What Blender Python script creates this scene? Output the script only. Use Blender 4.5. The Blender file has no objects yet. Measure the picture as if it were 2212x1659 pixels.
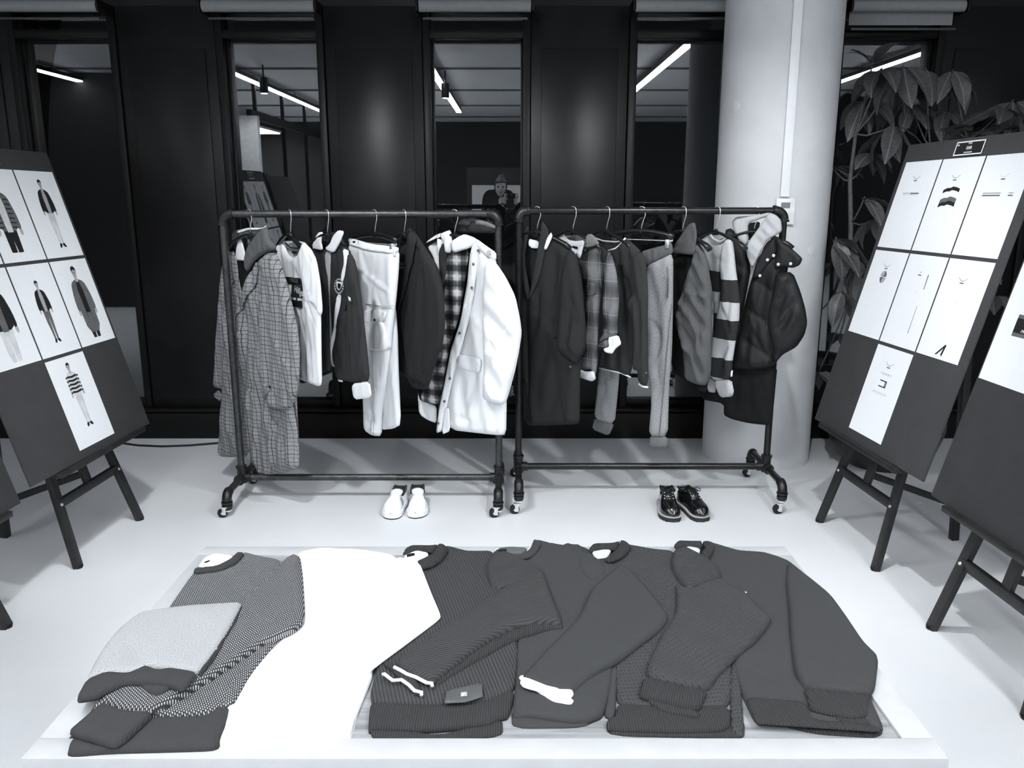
import bpy, bmesh, math, random
import numpy as np
from mathutils import Vector, Matrix, Euler, geometry

# ------------------------------------------------------------------ camera, world, light, exposure
SC = bpy.context.scene
COL = SC.collection
F, CH = 1790.0, 1.65                       # focal length in pixels of the 2212 px frame, eye height
PIT = math.atan(410 / F)
cam_d = bpy.data.cameras.new('camera'); CAM = bpy.data.objects.new('camera', cam_d); COL.objects.link(CAM)
cam_d.sensor_width = 36; cam_d.lens = 36 * F / 2212; cam_d.clip_start = 0.01; cam_d.clip_end = 80
CAM.location = (0, 0, CH); CAM.rotation_euler = (math.pi / 2 - PIT, 0, 0)
SC.camera = CAM
W = bpy.data.worlds.new('night'); SC.world = W; W.use_nodes = True
W.node_tree.nodes['Background'].inputs[0].default_value = (0.55, 0.6, 0.7, 1)
W.node_tree.nodes['Background'].inputs[1].default_value = 0.008
SC.view_settings.view_transform = 'Standard'; SC.view_settings.look = 'None'
SC.view_settings.exposure = 0.2; SC.view_settings.gamma = 1.0; SC.view_settings.use_curve_mapping = False
TINT = (0.955, 0.98, 1.0)
STRIP_L = 62.0                              # radiance of the linear ceiling lights
SPOT_W = 150.0                               # watts of each ceiling downlight
STRIP_Y = (-5.6, 2.35)
STRIP_X = (-6.1, -3.67, -1.03, 1.88, 4.65)
CEIL = 3.32
random.seed(4); RNG = np.random.default_rng(7)

# ------------------------------------------------------------------ pixel rays used to place things at their real distance
def ray(x, y):
    u = (x - 1106) / F; v = (y - 829.5) / F
    return np.array([u, math.cos(PIT) - v * math.sin(PIT), -math.sin(PIT) - v * math.cos(PIT)])
def at_z(x, y, z):
    d = ray(x, y); t = (z - CH) / d[2]; return d * t + [0, 0, CH]
def at_y(x, y, Y):
    d = ray(x, y); return d * (Y / d[1]) + [0, 0, CH]
def at_plane(x, y, o, n):
    d = ray(x, y); c = np.array([0, 0, CH]); t = np.dot(np.array(o) - c, n) / np.dot(d, n); return c + d * t

# ------------------------------------------------------------------ node materials
class G:
    def __init__(s, name):
        s.m = bpy.data.materials.new(name); s.m.use_nodes = True; s.t = s.m.node_tree
        s.b = s.t.nodes['Principled BSDF']; s.out = s.t.nodes['Material Output']
    def n(s, ty): return s.t.nodes.new(ty)
    def lk(s, a, b): s.t.links.new(a, b)
    def put(s, inp, v):
        if hasattr(v, 'is_output'): s.lk(v, inp)
        elif isinstance(v, (tuple, list)): inp.default_value = tuple(v) if len(v) != 3 or inp.type == 'VECTOR' else (*v, 1)
        else: inp.default_value = v
    def math(s, op, a, b=0.0, c=0.0):
        k = s.n('ShaderNodeMath'); k.operation = op
        s.put(k.inputs[0], a); s.put(k.inputs[1], b); s.put(k.inputs[2], c); return k.outputs[0]
    def uv(s):
        k = s.n('ShaderNodeUVMap'); q = s.n('ShaderNodeSeparateXYZ'); s.lk(k.outputs[0], q.inputs[0]); return q.outputs[0], q.outputs[1]
    def uvv(s): return s.n('ShaderNodeUVMap').outputs[0]
    def obj(s): return s.n('ShaderNodeTexCoord').outputs['Object']
    def noise(s, sc, det=2, vec=None, rough=.5):
        k = s.n('ShaderNodeTexNoise'); k.inputs['Scale'].default_value = sc; k.inputs['Detail'].default_value = det
        k.inputs['Roughness'].default_value = rough
        if vec is not None: s.lk(vec, k.inputs['Vector'])
        return k.outputs[0]
    def ramp(s, f, pts, mode='LINEAR'):
        k = s.n('ShaderNodeValToRGB'); k.color_ramp.interpolation = mode; e = k.color_ramp.elements
        e[0].position = pts[0][0]; e[0].color = (*g3(pts[0][1]), 1); e[1].position = pts[1][0]; e[1].color = (*g3(pts[1][1]), 1)
        for p, c in pts[2:]:
            q = e.new(p); q.color = (*g3(c), 1)
        s.put(k.inputs[0], f); return k.outputs[0]
    def mix(s, f, a, b, mode='MIX'):
        k = s.n('ShaderNodeMix'); k.data_type = 'RGBA'; k.blend_type = mode
        s.put(k.inputs[0], f); s.put(k.inputs[6], g3(a)); s.put(k.inputs[7], g3(b)); return k.outputs[2]
    def stripe(s, x, period, width, phase=0.0):      # 1 inside a band of relative width
        f = s.math('FRACT', s.math('ADD', s.math('DIVIDE', x, period), phase)); return s.math('LESS_THAN', f, width)
    def wave(s, x, period, ph=0.0):
        return s.math('SINE', s.math('ADD', s.math('MULTIPLY', x, 2 * math.pi / period), ph))
    def fin(s, col=None, rough=.8, height=None, bump=.3, dist=.002, spec=.3, metal=0, sheen=0, coat=0):
        if col is not None: s.put(s.b.inputs['Base Color'], g3(col))
        s.put(s.b.inputs['Roughness'], rough); s.b.inputs['Specular IOR Level'].default_value = spec; s.b.inputs['Metallic'].default_value = metal
        if sheen: s.b.inputs['Sheen Weight'].default_value = sheen
        if coat: s.b.inputs['Coat Weight'].default_value = coat; s.b.inputs['Coat Roughness'].default_value = .05
        if height is not None:
            k = s.n('ShaderNodeBump'); k.inputs['Strength'].default_value = bump; k.inputs['Distance'].default_value = dist
            s.lk(height, k.inputs['Height']); s.lk(k.outputs[0], s.b.inputs['Normal'])
        return s.m
def g3(v):
    if hasattr(v, 'is_output'): return v
    if isinstance(v, (tuple, list)): return tuple(v[:3])
    return (v * .97, v * .99, v * 1.02)      # the photograph's faintly cool greys
def plain(name, v, rough=.7, spec=.3, metal=0, var=.12, sc=30, bump=.05, sheen=0, coat=0):
    g = G(name); n = g.noise(sc, 4, g.obj())
    return g.fin(g.ramp(n, [(.3, v * (1 - var)), (.7, v * (1 + var))]), rough, n, bump, .002, spec, metal, sheen, coat)
def fabric(name, v, sc=700, bump=.25, var=.15, sheen=0, rough=.92, spec=.15):
    g = G(name); vec = g.uvv(); n = g.noise(sc, 2, vec); b = g.noise(25, 3, vec)
    c = g.mix(.5, g.ramp(n, [(.3, v * (1 - var)), (.7, v * (1 + var))]), g.ramp(b, [(.3, v * (1 - var * .5)), (.7, v * (1 + var * .5))]))
    return g.fin(c, rough, n, bump, .001, spec, sheen=sheen)
def knit(name, v, kind='rib', per=.0055, ang=0, bump=.8, contrast=.35):
    """ribbed, waffle or cable-like knits: relief plus a colour that darkens in the grooves"""
    g = G(name); u, w = g.uv()
    ca, sa = math.cos(ang), math.sin(ang)
    a = g.math('ADD', g.math('MULTIPLY', u, ca), g.math('MULTIPLY', w, sa))
    b = g.math('SUBTRACT', g.math('MULTIPLY', w, ca), g.math('MULTIPLY', u, sa))
    nz = g.math('MULTIPLY', g.noise(60, 2, g.uvv()), .5)
    if kind == 'rib': h = g.wave(a, per, nz)
    elif kind == 'waffle':
        h = g.math('MULTIPLY', g.wave(a, per, nz), g.math('ADD', .4, g.math('MULTIPLY', g.wave(b, per * 1.6), .6)))
    else: h = g.noise(400, 2, g.uvv())
    hh = g.math('ADD', g.math('MULTIPLY', h, .5), .5)
    fine = g.noise(900, 2, g.uvv())
    c = g.mix(.35, g.ramp(hh, [(0, v * (1 - contrast)), (1, v * (1 + contrast * .5))]), g.ramp(fine, [(.3, v * .8), (.7, v * 1.25)]))
    return g.fin(c, .95, hh, bump, .003, .12)
def emit(name, c, st):
    g = G(name); e = g.n('ShaderNodeEmission'); e.inputs[0].default_value = (*c, 1); e.inputs[1].default_value = st
    g.lk(e.outputs[0], g.out.inputs[0]); return g.m
def birdseye():
    g = G('birdseye_knit'); u, v = g.uv()
    z = g.math('MULTIPLY', g.wave(u, .0054), .0008)
    a = g.wave(g.math('ADD', v, z), .0046); b = g.wave(u, .0054, 1.1)
    p = g.math('GREATER_THAN', g.math('ADD', g.math('MULTIPLY', a, b), g.math('MULTIPLY', a, .75)), .28)
    c = g.mix(p, .045, .48)
    return g.fin(c, .95, g.math('ADD', a, b), .5, .002, .1)
def melange(name, lo, hi, sc=500, stretch=1.0):
    g = G(name); mp = g.n('ShaderNodeMapping'); mp.inputs['Scale'].default_value = (1, stretch, 1); g.lk(g.uvv(), mp.inputs[0])
    n = g.noise(sc, 3, mp.outputs[0], .7)
    return g.fin(g.ramp(n, [(.35, lo), (.65, hi)]), .95, n, .3, .001, .1)
def tweed():
    g = G('check_tweed'); u, v = g.uv()
    wob = g.math('MULTIPLY', g.math('SUBTRACT', g.noise(14, 2, g.uvv()), .5), .006)
    u = g.math('ADD', u, wob); v = g.math('ADD', v, wob)
    n = g.noise(330, 3, g.uvv(), .7)
    c = g.ramp(n, [(.3, .10), (.5, .27), (.7, .55)])
    for ax, per in ((u, .052), (v, .044)):
        c = g.mix(g.math('MULTIPLY', g.stripe(ax, per, .085), .8), c, .02)
        c = g.mix(g.math('MULTIPLY', g.stripe(ax, per, .075, .45), .55), c, .03)
        c = g.mix(g.math('MULTIPLY', g.stripe(ax, per / 8, .3), .28), c, .05)
    return g.fin(c, .95, n, .4, .001, .1)
def buffalo():
    g = G('soft_buffalo_check'); u, v = g.uv()
    a = g.math('ADD', g.math('MULTIPLY', g.wave(u, .085), .5), .5); b = g.math('ADD', g.math('MULTIPLY', g.wave(v, .085), .5), .5)
    a2 = g.math('ADD', g.math('MULTIPLY', g.wave(u, .02), .1), a); b2 = g.math('ADD', g.math('MULTIPLY', g.wave(v, .02), .1), b)
    s = g.math('MULTIPLY', g.math('ADD', a2, b2), .5)
    return g.fin(g.ramp(s, [(.15, .012), (.92, .6), (.55, .10)]), .92, g.noise(600, 2, g.uvv()), .3, .001, .12)
def tartan():
    g = G('dark_windowpane_check'); u, v = g.uv()
    a = g.math('ADD', g.math('MULTIPLY', g.wave(u, .14), .5), .5); b = g.math('ADD', g.math('MULTIPLY', g.wave(v, .17), .5), .5)
    c = g.ramp(g.math('MULTIPLY', g.math('ADD', a, b), .5), [(.2, .018), (.9, .17)])
    c = g.mix(g.math('MULTIPLY', g.stripe(u, .07, .03), .32), c, .55); c = g.mix(g.math('MULTIPLY', g.stripe(v, .085, .03), .32), c, .5)
    return g.fin(c, .92, g.noise(600, 2, g.uvv()), .3, .001, .12)
def zbands(name, edges, lo, hi):
    """horizontal knitted stripes: v of the uv map is height in metres"""
    g = G(name); u, v = g.uv(); n = g.noise(420, 3, g.uvv(), .7)
    wob = g.math('MULTIPLY', g.math('SUBTRACT', g.noise(40, 2, g.uvv()), .5), .006); vv = g.math('ADD', v, wob)
    f = None
    for a, b in edges:
        k = g.math('MULTIPLY', g.math('GREATER_THAN', vv, a), g.math('LESS_THAN', vv, b)); f = k if f is None else g.math('MAXIMUM', f, k)
    L = g.ramp(n, [(.35, hi * .62), (.65, hi * 1.15)]); D = g.ramp(n, [(.3, lo * .7), (.7, lo * 1.3)])
    return g.fin(g.mix(f, L, D), .95, n, .6, .003, .1)
def wood_planks():
    g = G('pale_wood'); mp = g.n('ShaderNodeMapping'); mp.inputs['Scale'].default_value = (1.2, 16, 1); g.lk(g.uvv(), mp.inputs[0])
    n = g.noise(3, 6, mp.outputs[0], .62); k = g.noise(11, 2, g.uvv())
    c = g.ramp(n, [(.28, .12), (.5, .26), (.72, .38)]); c = g.mix(g.math('LESS_THAN', k, .24), c, .1)
    return g.fin(c, .45, n, .15, .001, .35)

MT = {}
MT['black_wall'] = plain('black_lacquer_panel', .006, .33, .22, var=.25, sc=6, bump=.02)
MT['black_frame'] = plain('black_window_frame', .006, .4, .2)
MT['floor'] = None
MT['pipe2'] = plain('black_painted_pipe', .02, .3, .6, .6, var=.3, sc=40, bump=.12)
MT['pipe'] = plain('blackened_steel_pipe', .065, .4, .6, .75, var=.3, sc=40, bump=.12)  # left rack: base raised to carry the light on its top rail
MT['fitting'] = plain('black_iron_fitting', .03, .38, .6, .7, var=.35, sc=60, bump=.3)
MT['chrome'] = plain('bright_steel', .8, .36, .5, .85)
MT['rubber'] = plain('black_rubber', .012, .6)
MT['plastic'] = plain('black_plastic', .007, .3, .5)
MT['easel'] = plain('black_stained_wood', .014, .5, .4, var=.4, sc=18, bump=.15)
MT['board'] = plain('charcoal_foamboard', .05, .85, .15, var=.06, sc=12)
MT['boardedge'] = plain('charcoal_board_edge', .06, .9, .1)
MT['paper'] = plain('white_paper', .82, .6, .3, var=.01)
MT['ink'] = plain('black_ink', .012, .7)
MT['ink_mid'] = plain('grey_ink', .12, .7)
MT['ink_light'] = plain('pale_grey_ink', .36, .7)
MT['ink_pale'] = plain('very_pale_ink', .6, .7)
MT['skin_print'] = plain('printed_skin_tone', .42, .7)
MT['white_gloss'] = plain('white_plastic', .72, .35, .5)
MT['screen'] = plain('grey_display', .22, .2, .5)
MT['column'] = plain('painted_concrete', .62, .55, .3, var=.05, sc=5, bump=.02)
MT['trunk'] = plain('white_trunking', .82, .45, .4, var=.02)
MT['white_cloth'] = fabric('white_cotton', .80, var=.03)
MT['off_cloth'] = fabric('pale_grey_cotton', .55, var=.06)
MT['nylon'] = fabric('white_nylon', .80, sc=200, var=.02, rough=.5, spec=.35)
MT['dark_cloth'] = fabric('charcoal_cloth', .030)
MT['black_cloth'] = fabric('black_cloth', .010)
MT['navy_cloth'] = fabric('dark_wool', .022)
MT['lining'] = fabric('dark_lining', .012, rough=.5, spec=.4)
MT['grey_jersey'] = fabric('grey_jersey', .10)
MT['mid_cloth'] = fabric('mid_grey_cotton_shell', .085, sc=300)
MT['light_jersey'] = fabric('light_grey_jersey', .42)
MT['puffer'] = fabric('black_padded_nylon', .009, sc=250, rough=.6, spec=.3)
MT['joggers'] = melange('grey_melange_jersey', .16, .42, 420, .35)
MT['rib_grey'] = knit('grey_rib', .2, 'rib', .006)
MT['tweed'] = tweed(); MT['buffalo'] = buffalo(); MT['tartan'] = tartan(); MT['birdseye'] = birdseye()
MT['pale_melange'] = melange('pale_melange_reverse', .17, .50, 600)
MT['rib_dark'] = knit('dark_rib_trim', .046, 'rib', .0042, 0, .7, .5)
MT['diag'] = knit('diagonal_rib_knit', .054, 'rib', .0064, .25, .7, .5)
MT['diag2'] = knit('sleeve_rib_knit', .054, 'rib', .0064, 1.95, .7, .5)
MT['plain_knit'] = knit('fine_charcoal_knit', .045, 'fine')
MT['waffle'] = knit('waffle_knit', .054, 'waffle', .0068, .1, .8, .55)
MT['white_knit'] = fabric('white_knit', .86, var=.02)
MT['trim_white'] = fabric('white_trim', .78, var=.03)
MT['wood'] = wood_planks()
MT['tray_rim'] = plain('white_washed_wood', .43, .5, .3, var=.04, sc=20)
MT['tray_side'] = plain('grey_table_edge', .17, .6)
MT['leather_black'] = plain('polished_black_leather', .006, .14, .6, var=.2, sc=40, bump=.08, coat=.6)
MT['sole_dark'] = plain('dark_sole', .03, .7)
MT['welt'] = plain('pale_welt', .42, .6)
MT['lea_white'] = plain('white_leather', .84, .4, .4, var=.01)
MT['leaf'] = None
MT['rib_plain'] = knit('smooth_dark_trim', .045, 'rib', .003, 0, .3, .12)
MT['cuffrib'] = knit('pale_cuff_rib', .5, 'rib', .007)
MT['patch'] = plain('grey_leather_patch', .075, .45, .4)
# ------------------------------------------------------------------ mesh helpers
def tag(o, label=None, cat=None, group=None, kind=None):
    for k, v in (('label', label), ('category', cat), ('group', group), ('kind', kind)):
        if v: o[k] = v
    return o
def empty(name, loc, label=None, cat=None, group=None, kind=None):
    o = bpy.data.objects.new(name, None); COL.objects.link(o); o.location = tuple(loc); o.empty_display_size = .05
    return tag(o, label, cat, group, kind)
def root_loc(p):
    v = Vector((0, 0, 0))
    while p is not None: v += p.location; p = p.parent
    return v
class MB:
    """collects shapes (world coordinates) for ONE mesh object"""
    def __init__(s): s.v = []; s.f = []; s.uv = []
    def add(s, vs, fs, uvs=None):
        o = len(s.v); s.v += [tuple(map(float, p)) for p in vs]; s.f += [tuple(i + o for i in f) for f in fs]
        s.uv += [tuple(q) for q in uvs] if uvs is not None else [(p[0], p[1] + p[2]) for p in vs]
        return s
    def box(s, c, size, R=None, bevel=0.0, o=None):
        bm = bmesh.new(); bmesh.ops.create_cube(bm, size=1)
        for v in bm.verts: v.co = Vector((v.co.x * size[0], v.co.y * size[1], v.co.z * size[2]))
        if bevel: bmesh.ops.bevel(bm, geom=bm.edges[:], offset=bevel, segments=2, affect='EDGES', profile=.5)
        M = Matrix.Translation(Vector(c)) @ (R.to_4x4() if R is not None else Matrix.Identity(4))
        if o is not None: M = o @ M
        bm.verts.index_update(); vs = [M @ v.co for v in bm.verts]; fs = [[v.index for v in f.verts] for f in bm.faces]; bm.free()
        return s.add(vs, fs)
    def tube(s, path, r, seg=12, cap=True, closed=False, flat=1.0):
        P = [Vector(p) for p in path]; n = len(P); rs = r if isinstance(r, (list, tuple)) else [r] * n
        vs = []; fs = []; nrm = None
        for i in range(n):
            if closed: t = (P[(i + 1) % n] - P[i - 1])
            else: t = (P[min(i + 1, n - 1)] - P[max(i - 1, 0)])
            t.normalize()
            if nrm is None:
                a = Vector((0, 0, 1)) if abs(t.z) < .9 else Vector((1, 0, 0)); nrm = (a - t * a.dot(t)).normalized()
            else: nrm = (nrm - t * nrm.dot(t)).normalized()
            b = t.cross(nrm)
            for k in range(seg):
                an = 2 * math.pi * k / seg; vs.append(P[i] + (nrm * math.cos(an) * flat + b * math.sin(an)) * rs[i])
        m = n if closed else n - 1
        for i in range(m):
            for k in range(seg):
                a = i * seg + k; b2 = i * seg + (k + 1) % seg; c = ((i + 1) % n) * seg + (k + 1) % seg; d = ((i + 1) % n) * seg + k
                fs.append((a, b2, c, d))
        if cap and not closed: fs.append(tuple(range(seg))[::-1]); fs.append(tuple((n - 1) * seg + k for k in range(seg)))
        return s.add(vs, fs)
    def lathe(s, prof, c, axis=(0, 0, 1), seg=24):
        """prof: (radius, height) pairs around axis through c"""
        ax = Vector(axis).normalized(); a = Vector((1, 0, 0)) if abs(ax.x) < .9 else Vector((0, 1, 0)); u = (a - ax * a.dot(ax)).normalized(); w = ax.cross(u)
        vs = []; fs = []; c = Vector(c)
        for r, h in prof:
            for k in range(seg):
                an = 2 * math.pi * k / seg; vs.append(c + ax * h + (u * math.cos(an) + w * math.sin(an)) * r)
        for i in range(len(prof) - 1):
            for k in range(seg): fs.append((i * seg + k, i * seg + (k + 1) % seg, (i + 1) * seg + (k + 1) % seg, (i + 1) * seg + k))
        fs.append(tuple(range(seg))[::-1]); fs.append(tuple((len(prof) - 1) * seg + k for k in range(seg)))
        return s.add(vs, fs)
    def prism(s, pts, o, a, b, n, th):
        """flat outline pts (s,t) on plane o + a*s + b*t, raised by th along n"""
        o, a, b, n = map(Vector, (o, a, b, n)); k = len(pts)
        vs = [o + a * p[0] + b * p[1] for p in pts] + [o + a * p[0] + b * p[1] + n * th for p in pts]
        fs = [tuple(range(k))[::-1], tuple(range(k, 2 * k))] + [(i, (i + 1) % k, k + (i + 1) % k, k + i) for i in range(k)]
        return s.add(vs, fs, [p for p in pts] * 2)
    def build(s, name, mat, parent=None, smooth=None, label=None, cat=None, group=None, kind=None):
        off = root_loc(parent) if parent is not None else Vector((0, 0, 0))
        me = bpy.data.meshes.new(name); me.from_pydata([Vector(v) - off for v in s.v], [], s.f)
        uvl = me.uv_layers.new(name='UVMap'); li = np.empty(len(me.loops), dtype=np.int32); me.loops.foreach_get('vertex_index', li)
        uvl.data.foreach_set('uv', np.array(s.uv, dtype=np.float32)[li].ravel())
        bm = bmesh.new(); bm.from_mesh(me); bmesh.ops.recalc_face_normals(bm, faces=bm.faces[:]); bm.to_mesh(me); bm.free()
        if smooth is None or smooth is True:
            me.polygons.foreach_set('use_smooth', [True] * len(me.polygons))
            if smooth is None: me.set_sharp_from_angle(angle=math.radians(38))
        me.materials.append(MT[mat] if isinstance(mat, str) else mat)
        o = bpy.data.objects.new(name, me); COL.objects.link(o)
        if parent is not None: o.parent = parent
        return tag(o, label, cat, group, kind)

def chaikin(P, it=2, k=.2):
    P = np.array(P, float)
    for _ in range(it):
        Q = np.roll(P, -1, 0); P = np.stack([P * (1 - k) + Q * k, P * k + Q * (1 - k)], 1).reshape(-1, 2)
    return P
def resample(P, step):
    out = []
    for i in range(len(P)):
        a, b = P[i], P[(i + 1) % len(P)]; L = np.linalg.norm(b - a); m = max(1, int(round(L / step)))
        for j in range(m): out.append(a + (b - a) * j / m)
    return np.array(out)
def inside(P, Q):
    x, y = Q[:, 0], Q[:, 1]; c = np.zeros(len(Q), bool)
    for i in range(len(P)):
        x1, y1 = P[i]; x2, y2 = P[(i + 1) % len(P)]
        if y1 == y2: continue
        c ^= ((y1 > y) != (y2 > y)) & (x < (x2 - x1) * (y - y1) / (y2 - y1) + x1)
    return c
def dist_poly(P, Q):
    d = np.full(len(Q), 1e9)
    for i in range(len(P)):
        a = P[i]; b = P[(i + 1) % len(P)]; ab = b - a; L = ab @ ab
        if L < 1e-14: continue
        t = np.clip(((Q - a) @ ab) / L, 0, 1); d = np.minimum(d, np.linalg.norm(Q - a - t[:, None] * ab, axis=1))
    return d
def bulge(d, T, R):
    q = 1 - np.clip(d / R, 0, 1); return T * np.sqrt(np.maximum(0, 1 - q * q))
def fill_outline(P, step, R=.01):
    """triangulate the inside of outline P with an inner grid; returns points, faces, number of rim points"""
    P = resample(P, step)
    lo, hi = P.min(0), P.max(0); xs = np.arange(lo[0], hi[0], step); ys = np.arange(lo[1], hi[1], step * .9)
    gx, gy = np.meshgrid(xs, ys); gx = gx + (np.arange(len(ys)) % 2)[:, None] * step * .5
    Q = np.stack([gx.ravel(), gy.ravel()], 1)
    if len(Q): Q = Q[inside(P, Q)]
    if len(Q): Q = Q[dist_poly(P, Q) > max(step * .45, R * 1.35)]
    nx = np.roll(P, -1, 0) - np.roll(P, 1, 0); nr = np.stack([-nx[:, 1], nx[:, 0]], 1) / (np.linalg.norm(nx, axis=1)[:, None] + 1e-12)
    rings = []
    for r in (R * .22, R * .9):                                # rings that follow the rim keep its rounded edge even
        q = np.concatenate([P + nr * r, P - nr * r]); q = q[inside(P, q)]
        if len(q): q = q[dist_poly(P, q) > r * .93]
        if len(q): rings.append(q)
    pts = np.concatenate([P] + rings + ([Q] if len(Q) else []))
    n = len(P); e = [(i, (i + 1) % n) for i in range(n)]
    r = geometry.delaunay_2d_cdt([Vector(p) for p in pts], e, [], 1, 1e-7)
    V = np.array([tuple(v) for v in r[0]]); Fc = [tuple(f) for f in r[2]]
    return V, Fc, P
def folds(V, amp, freq, seed, ang=0.0, box=None):
    """long soft drapery folds running along the second axis"""
    rg = np.random.default_rng(seed); s = V[:, 0] * math.cos(ang) + V[:, 1] * math.sin(ang); z = V[:, 1] * math.cos(ang) - V[:, 0] * math.sin(ang); h = np.zeros(len(V))
    for k in range(4):
        f = freq * (.6 + rg.random() * 1.1); h += np.sin(2 * np.pi * f * (s + .05 * np.sin(z * (3 + 4 * rg.random()) + rg.random() * 6)) + rg.random() * 6) * (.35 + .65 * rg.random())
    for k in range(3):
        a = rg.random() * 3; h += .5 * np.sin((s * math.cos(a) + z * math.sin(a)) * (9 + 14 * rg.random()) + rg.random() * 6)
    h = h / 2.2
    lo_s, lo_z, ps, pz = box if box else (s.min(), z.min(), np.ptp(s), np.ptp(z)); ar = max(.01, ps * pz)
    for k in range(min(40, int(6 + ar * 60))):                 # short creases of their own length and slant
        c = (lo_s + rg.random() * ps, lo_z + rg.random() * pz); a = rg.normal(0, .45); ds, dz = s - c[0], z - c[1]
        u = ds * math.cos(a) + dz * math.sin(a); w = dz * math.cos(a) - ds * math.sin(a); wd = .006 + .012 * rg.random(); ln = .04 + .10 * rg.random()
        h += (1 if rg.random() < .5 else -1) * (.5 + .7 * rg.random()) * np.exp(-(u / wd) ** 2 - (w / ln) ** 2)
    return amp * h
def fold_box(V, ang):
    s = V[:, 0] * math.cos(ang) + V[:, 1] * math.sin(ang); z = V[:, 1] * math.cos(ang) - V[:, 0] * math.sin(ang); return (s.min(), z.min(), np.ptp(s), np.ptp(z))
def double_skin(V, Fc, P, top, bot):
    """closed shell: top(i) / bot(i) heights, welded along the rim"""
    n = len(V); d = dist_poly(P, V); rim = d < 1e-5
    idx = np.arange(n); bidx = np.where(rim, idx, -1); k = n; extra = []
    for i in range(n):
        if not rim[i]: bidx[i] = k; extra.append(i); k += 1
    faces = list(Fc) + [tuple(int(bidx[i]) for i in f[::-1]) for f in Fc]
    return d, rim, extra, faces

SEED = [10]
class Garment:
    """clothes hung on a rail: flat pattern pieces traced on the garment's own (turned) plane, padded out to cloth with depth"""
    def __init__(s, name, label, cat, hook, Y, yaw, org, sc=2.371):
        s.o3 = at_y(hook[0], hook[1], Y); s.yaw = math.radians(yaw); s.org = org; s.sc = sc
        s.a = np.array([math.cos(s.yaw), math.sin(s.yaw), 0]); s.n = np.array([math.sin(s.yaw), -math.cos(s.yaw), 0])
        s.root = empty(name, s.o3, label, cat, 'clothes hanging on the pipe racks'); s.pieces = {}
    def loc(s, pts, off):
        out = []
        for x, y in pts:
            q = at_plane(s.org[0] + x / s.sc, s.org[1] + y / s.sc, s.o3 + s.n * off, s.n) - s.o3; out.append((q @ s.a, q[2]))
        return np.array(out)
    def panel(s, name, pts, mat, off=0.0, T=.02, R=.04, fold=.004, freq=9, back=.6, step=.012, on=None, smooth=2, parent=None, label=None, quilt=None, ang=0.0):
        P = s.loc(pts, off); T *= .5 if 'cuff' in name else .8; R *= .5 if R > .03 else .6; fold *= 1.5
        if smooth: P = chaikin(P, smooth - 1 if smooth > 1 else smooth, .16)
        V, Fc, P = fill_outline(P, step, R)
        SEED[0] += 1
        d, rim, extra, faces = double_skin(V, Fc, P, None, None)
        sm = np.clip(d / R, 0, 1); hb = np.zeros(len(V)); hf = bulge(d, T, R) + folds(V, fold, freq, SEED[0], ang) * sm
        if quilt: hf += quilt[1] * np.sqrt(np.abs(np.sin(np.pi * (V[:, 1] + .1 * np.sin(V[:, 0] * 6)) / quilt[0]))) * sm
        base = np.zeros(len(V))
        if on:
            for nm in (on if isinstance(on, (list, tuple)) else [on]):
                P2, T2, R2, off2, fs, fq, sd, an, bx2 = s.pieces[nm]; dd = dist_poly(P2, V) * inside(P2, V)
                base = np.maximum(base, off2 + (bulge(dd, T2, R2) + folds(V, fs, fq, sd, an, bx2) * np.clip(dd / R2, 0, 1)) * (dd > 0) - off)
            base = base + (.010 if 'lapel' in name else .004)
        hb = -bulge(d, T * back, R) + base * .98
        hf = np.maximum(hf, 0) + base
        H = np.concatenate([hf, hb[extra]]); VV = np.concatenate([V, V[extra]]) if extra else V
        H[:len(V)][rim] = base[rim]
        W3 = s.o3 + s.n * off + VV[:, :1] * s.a + VV[:, 1:2] * np.array([0, 0, 1]) + H[:, None] * s.n
        m = MB().add(W3, faces, VV); s.pieces[name + str(len(s.pieces))] = (P, T, R, off, fold, freq, SEED[0], ang, fold_box(V, ang)); s.pieces[name] = s.pieces[name + str(len(s.pieces) - 1)]
        return m.build(name.split('#')[0], mat, parent or s.root, smooth=True, label=label)
    def point(s, x, y, off=0.0):
        return at_plane(s.org[0] + x / s.sc, s.org[1] + y / s.sc, s.o3 + s.n * off, s.n)
    def disc(s, name, x, y, r, mat, off, h=.004):
        c = s.point(x, y, off); return MB().lathe([(r * .2, h), (r * .9, h * .9), (r, h * .4), (r, 0)], c, s.n, 12).build(name, mat, s.root)
    def strip(s, name, pts, r, mat, off, flat=1.0):
        return MB().tube([s.point(x, y, off) for x, y in pts], r, 8, flat=flat).build(name, mat, s.root, smooth=True)
    def text(s, name, txt, x, y, size, mat, off, shear=0, rot=0.0):
        c = s.point(x, y, off); r = Vector(s.a) * math.cos(rot) + Vector((0, 0, 1)) * math.sin(rot); u = Vector((0, 0, 1)) * math.cos(rot) - Vector(s.a) * math.sin(rot)
        return text_mesh(name, txt, size, c, r, u, mat, s.root, shear)
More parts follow.
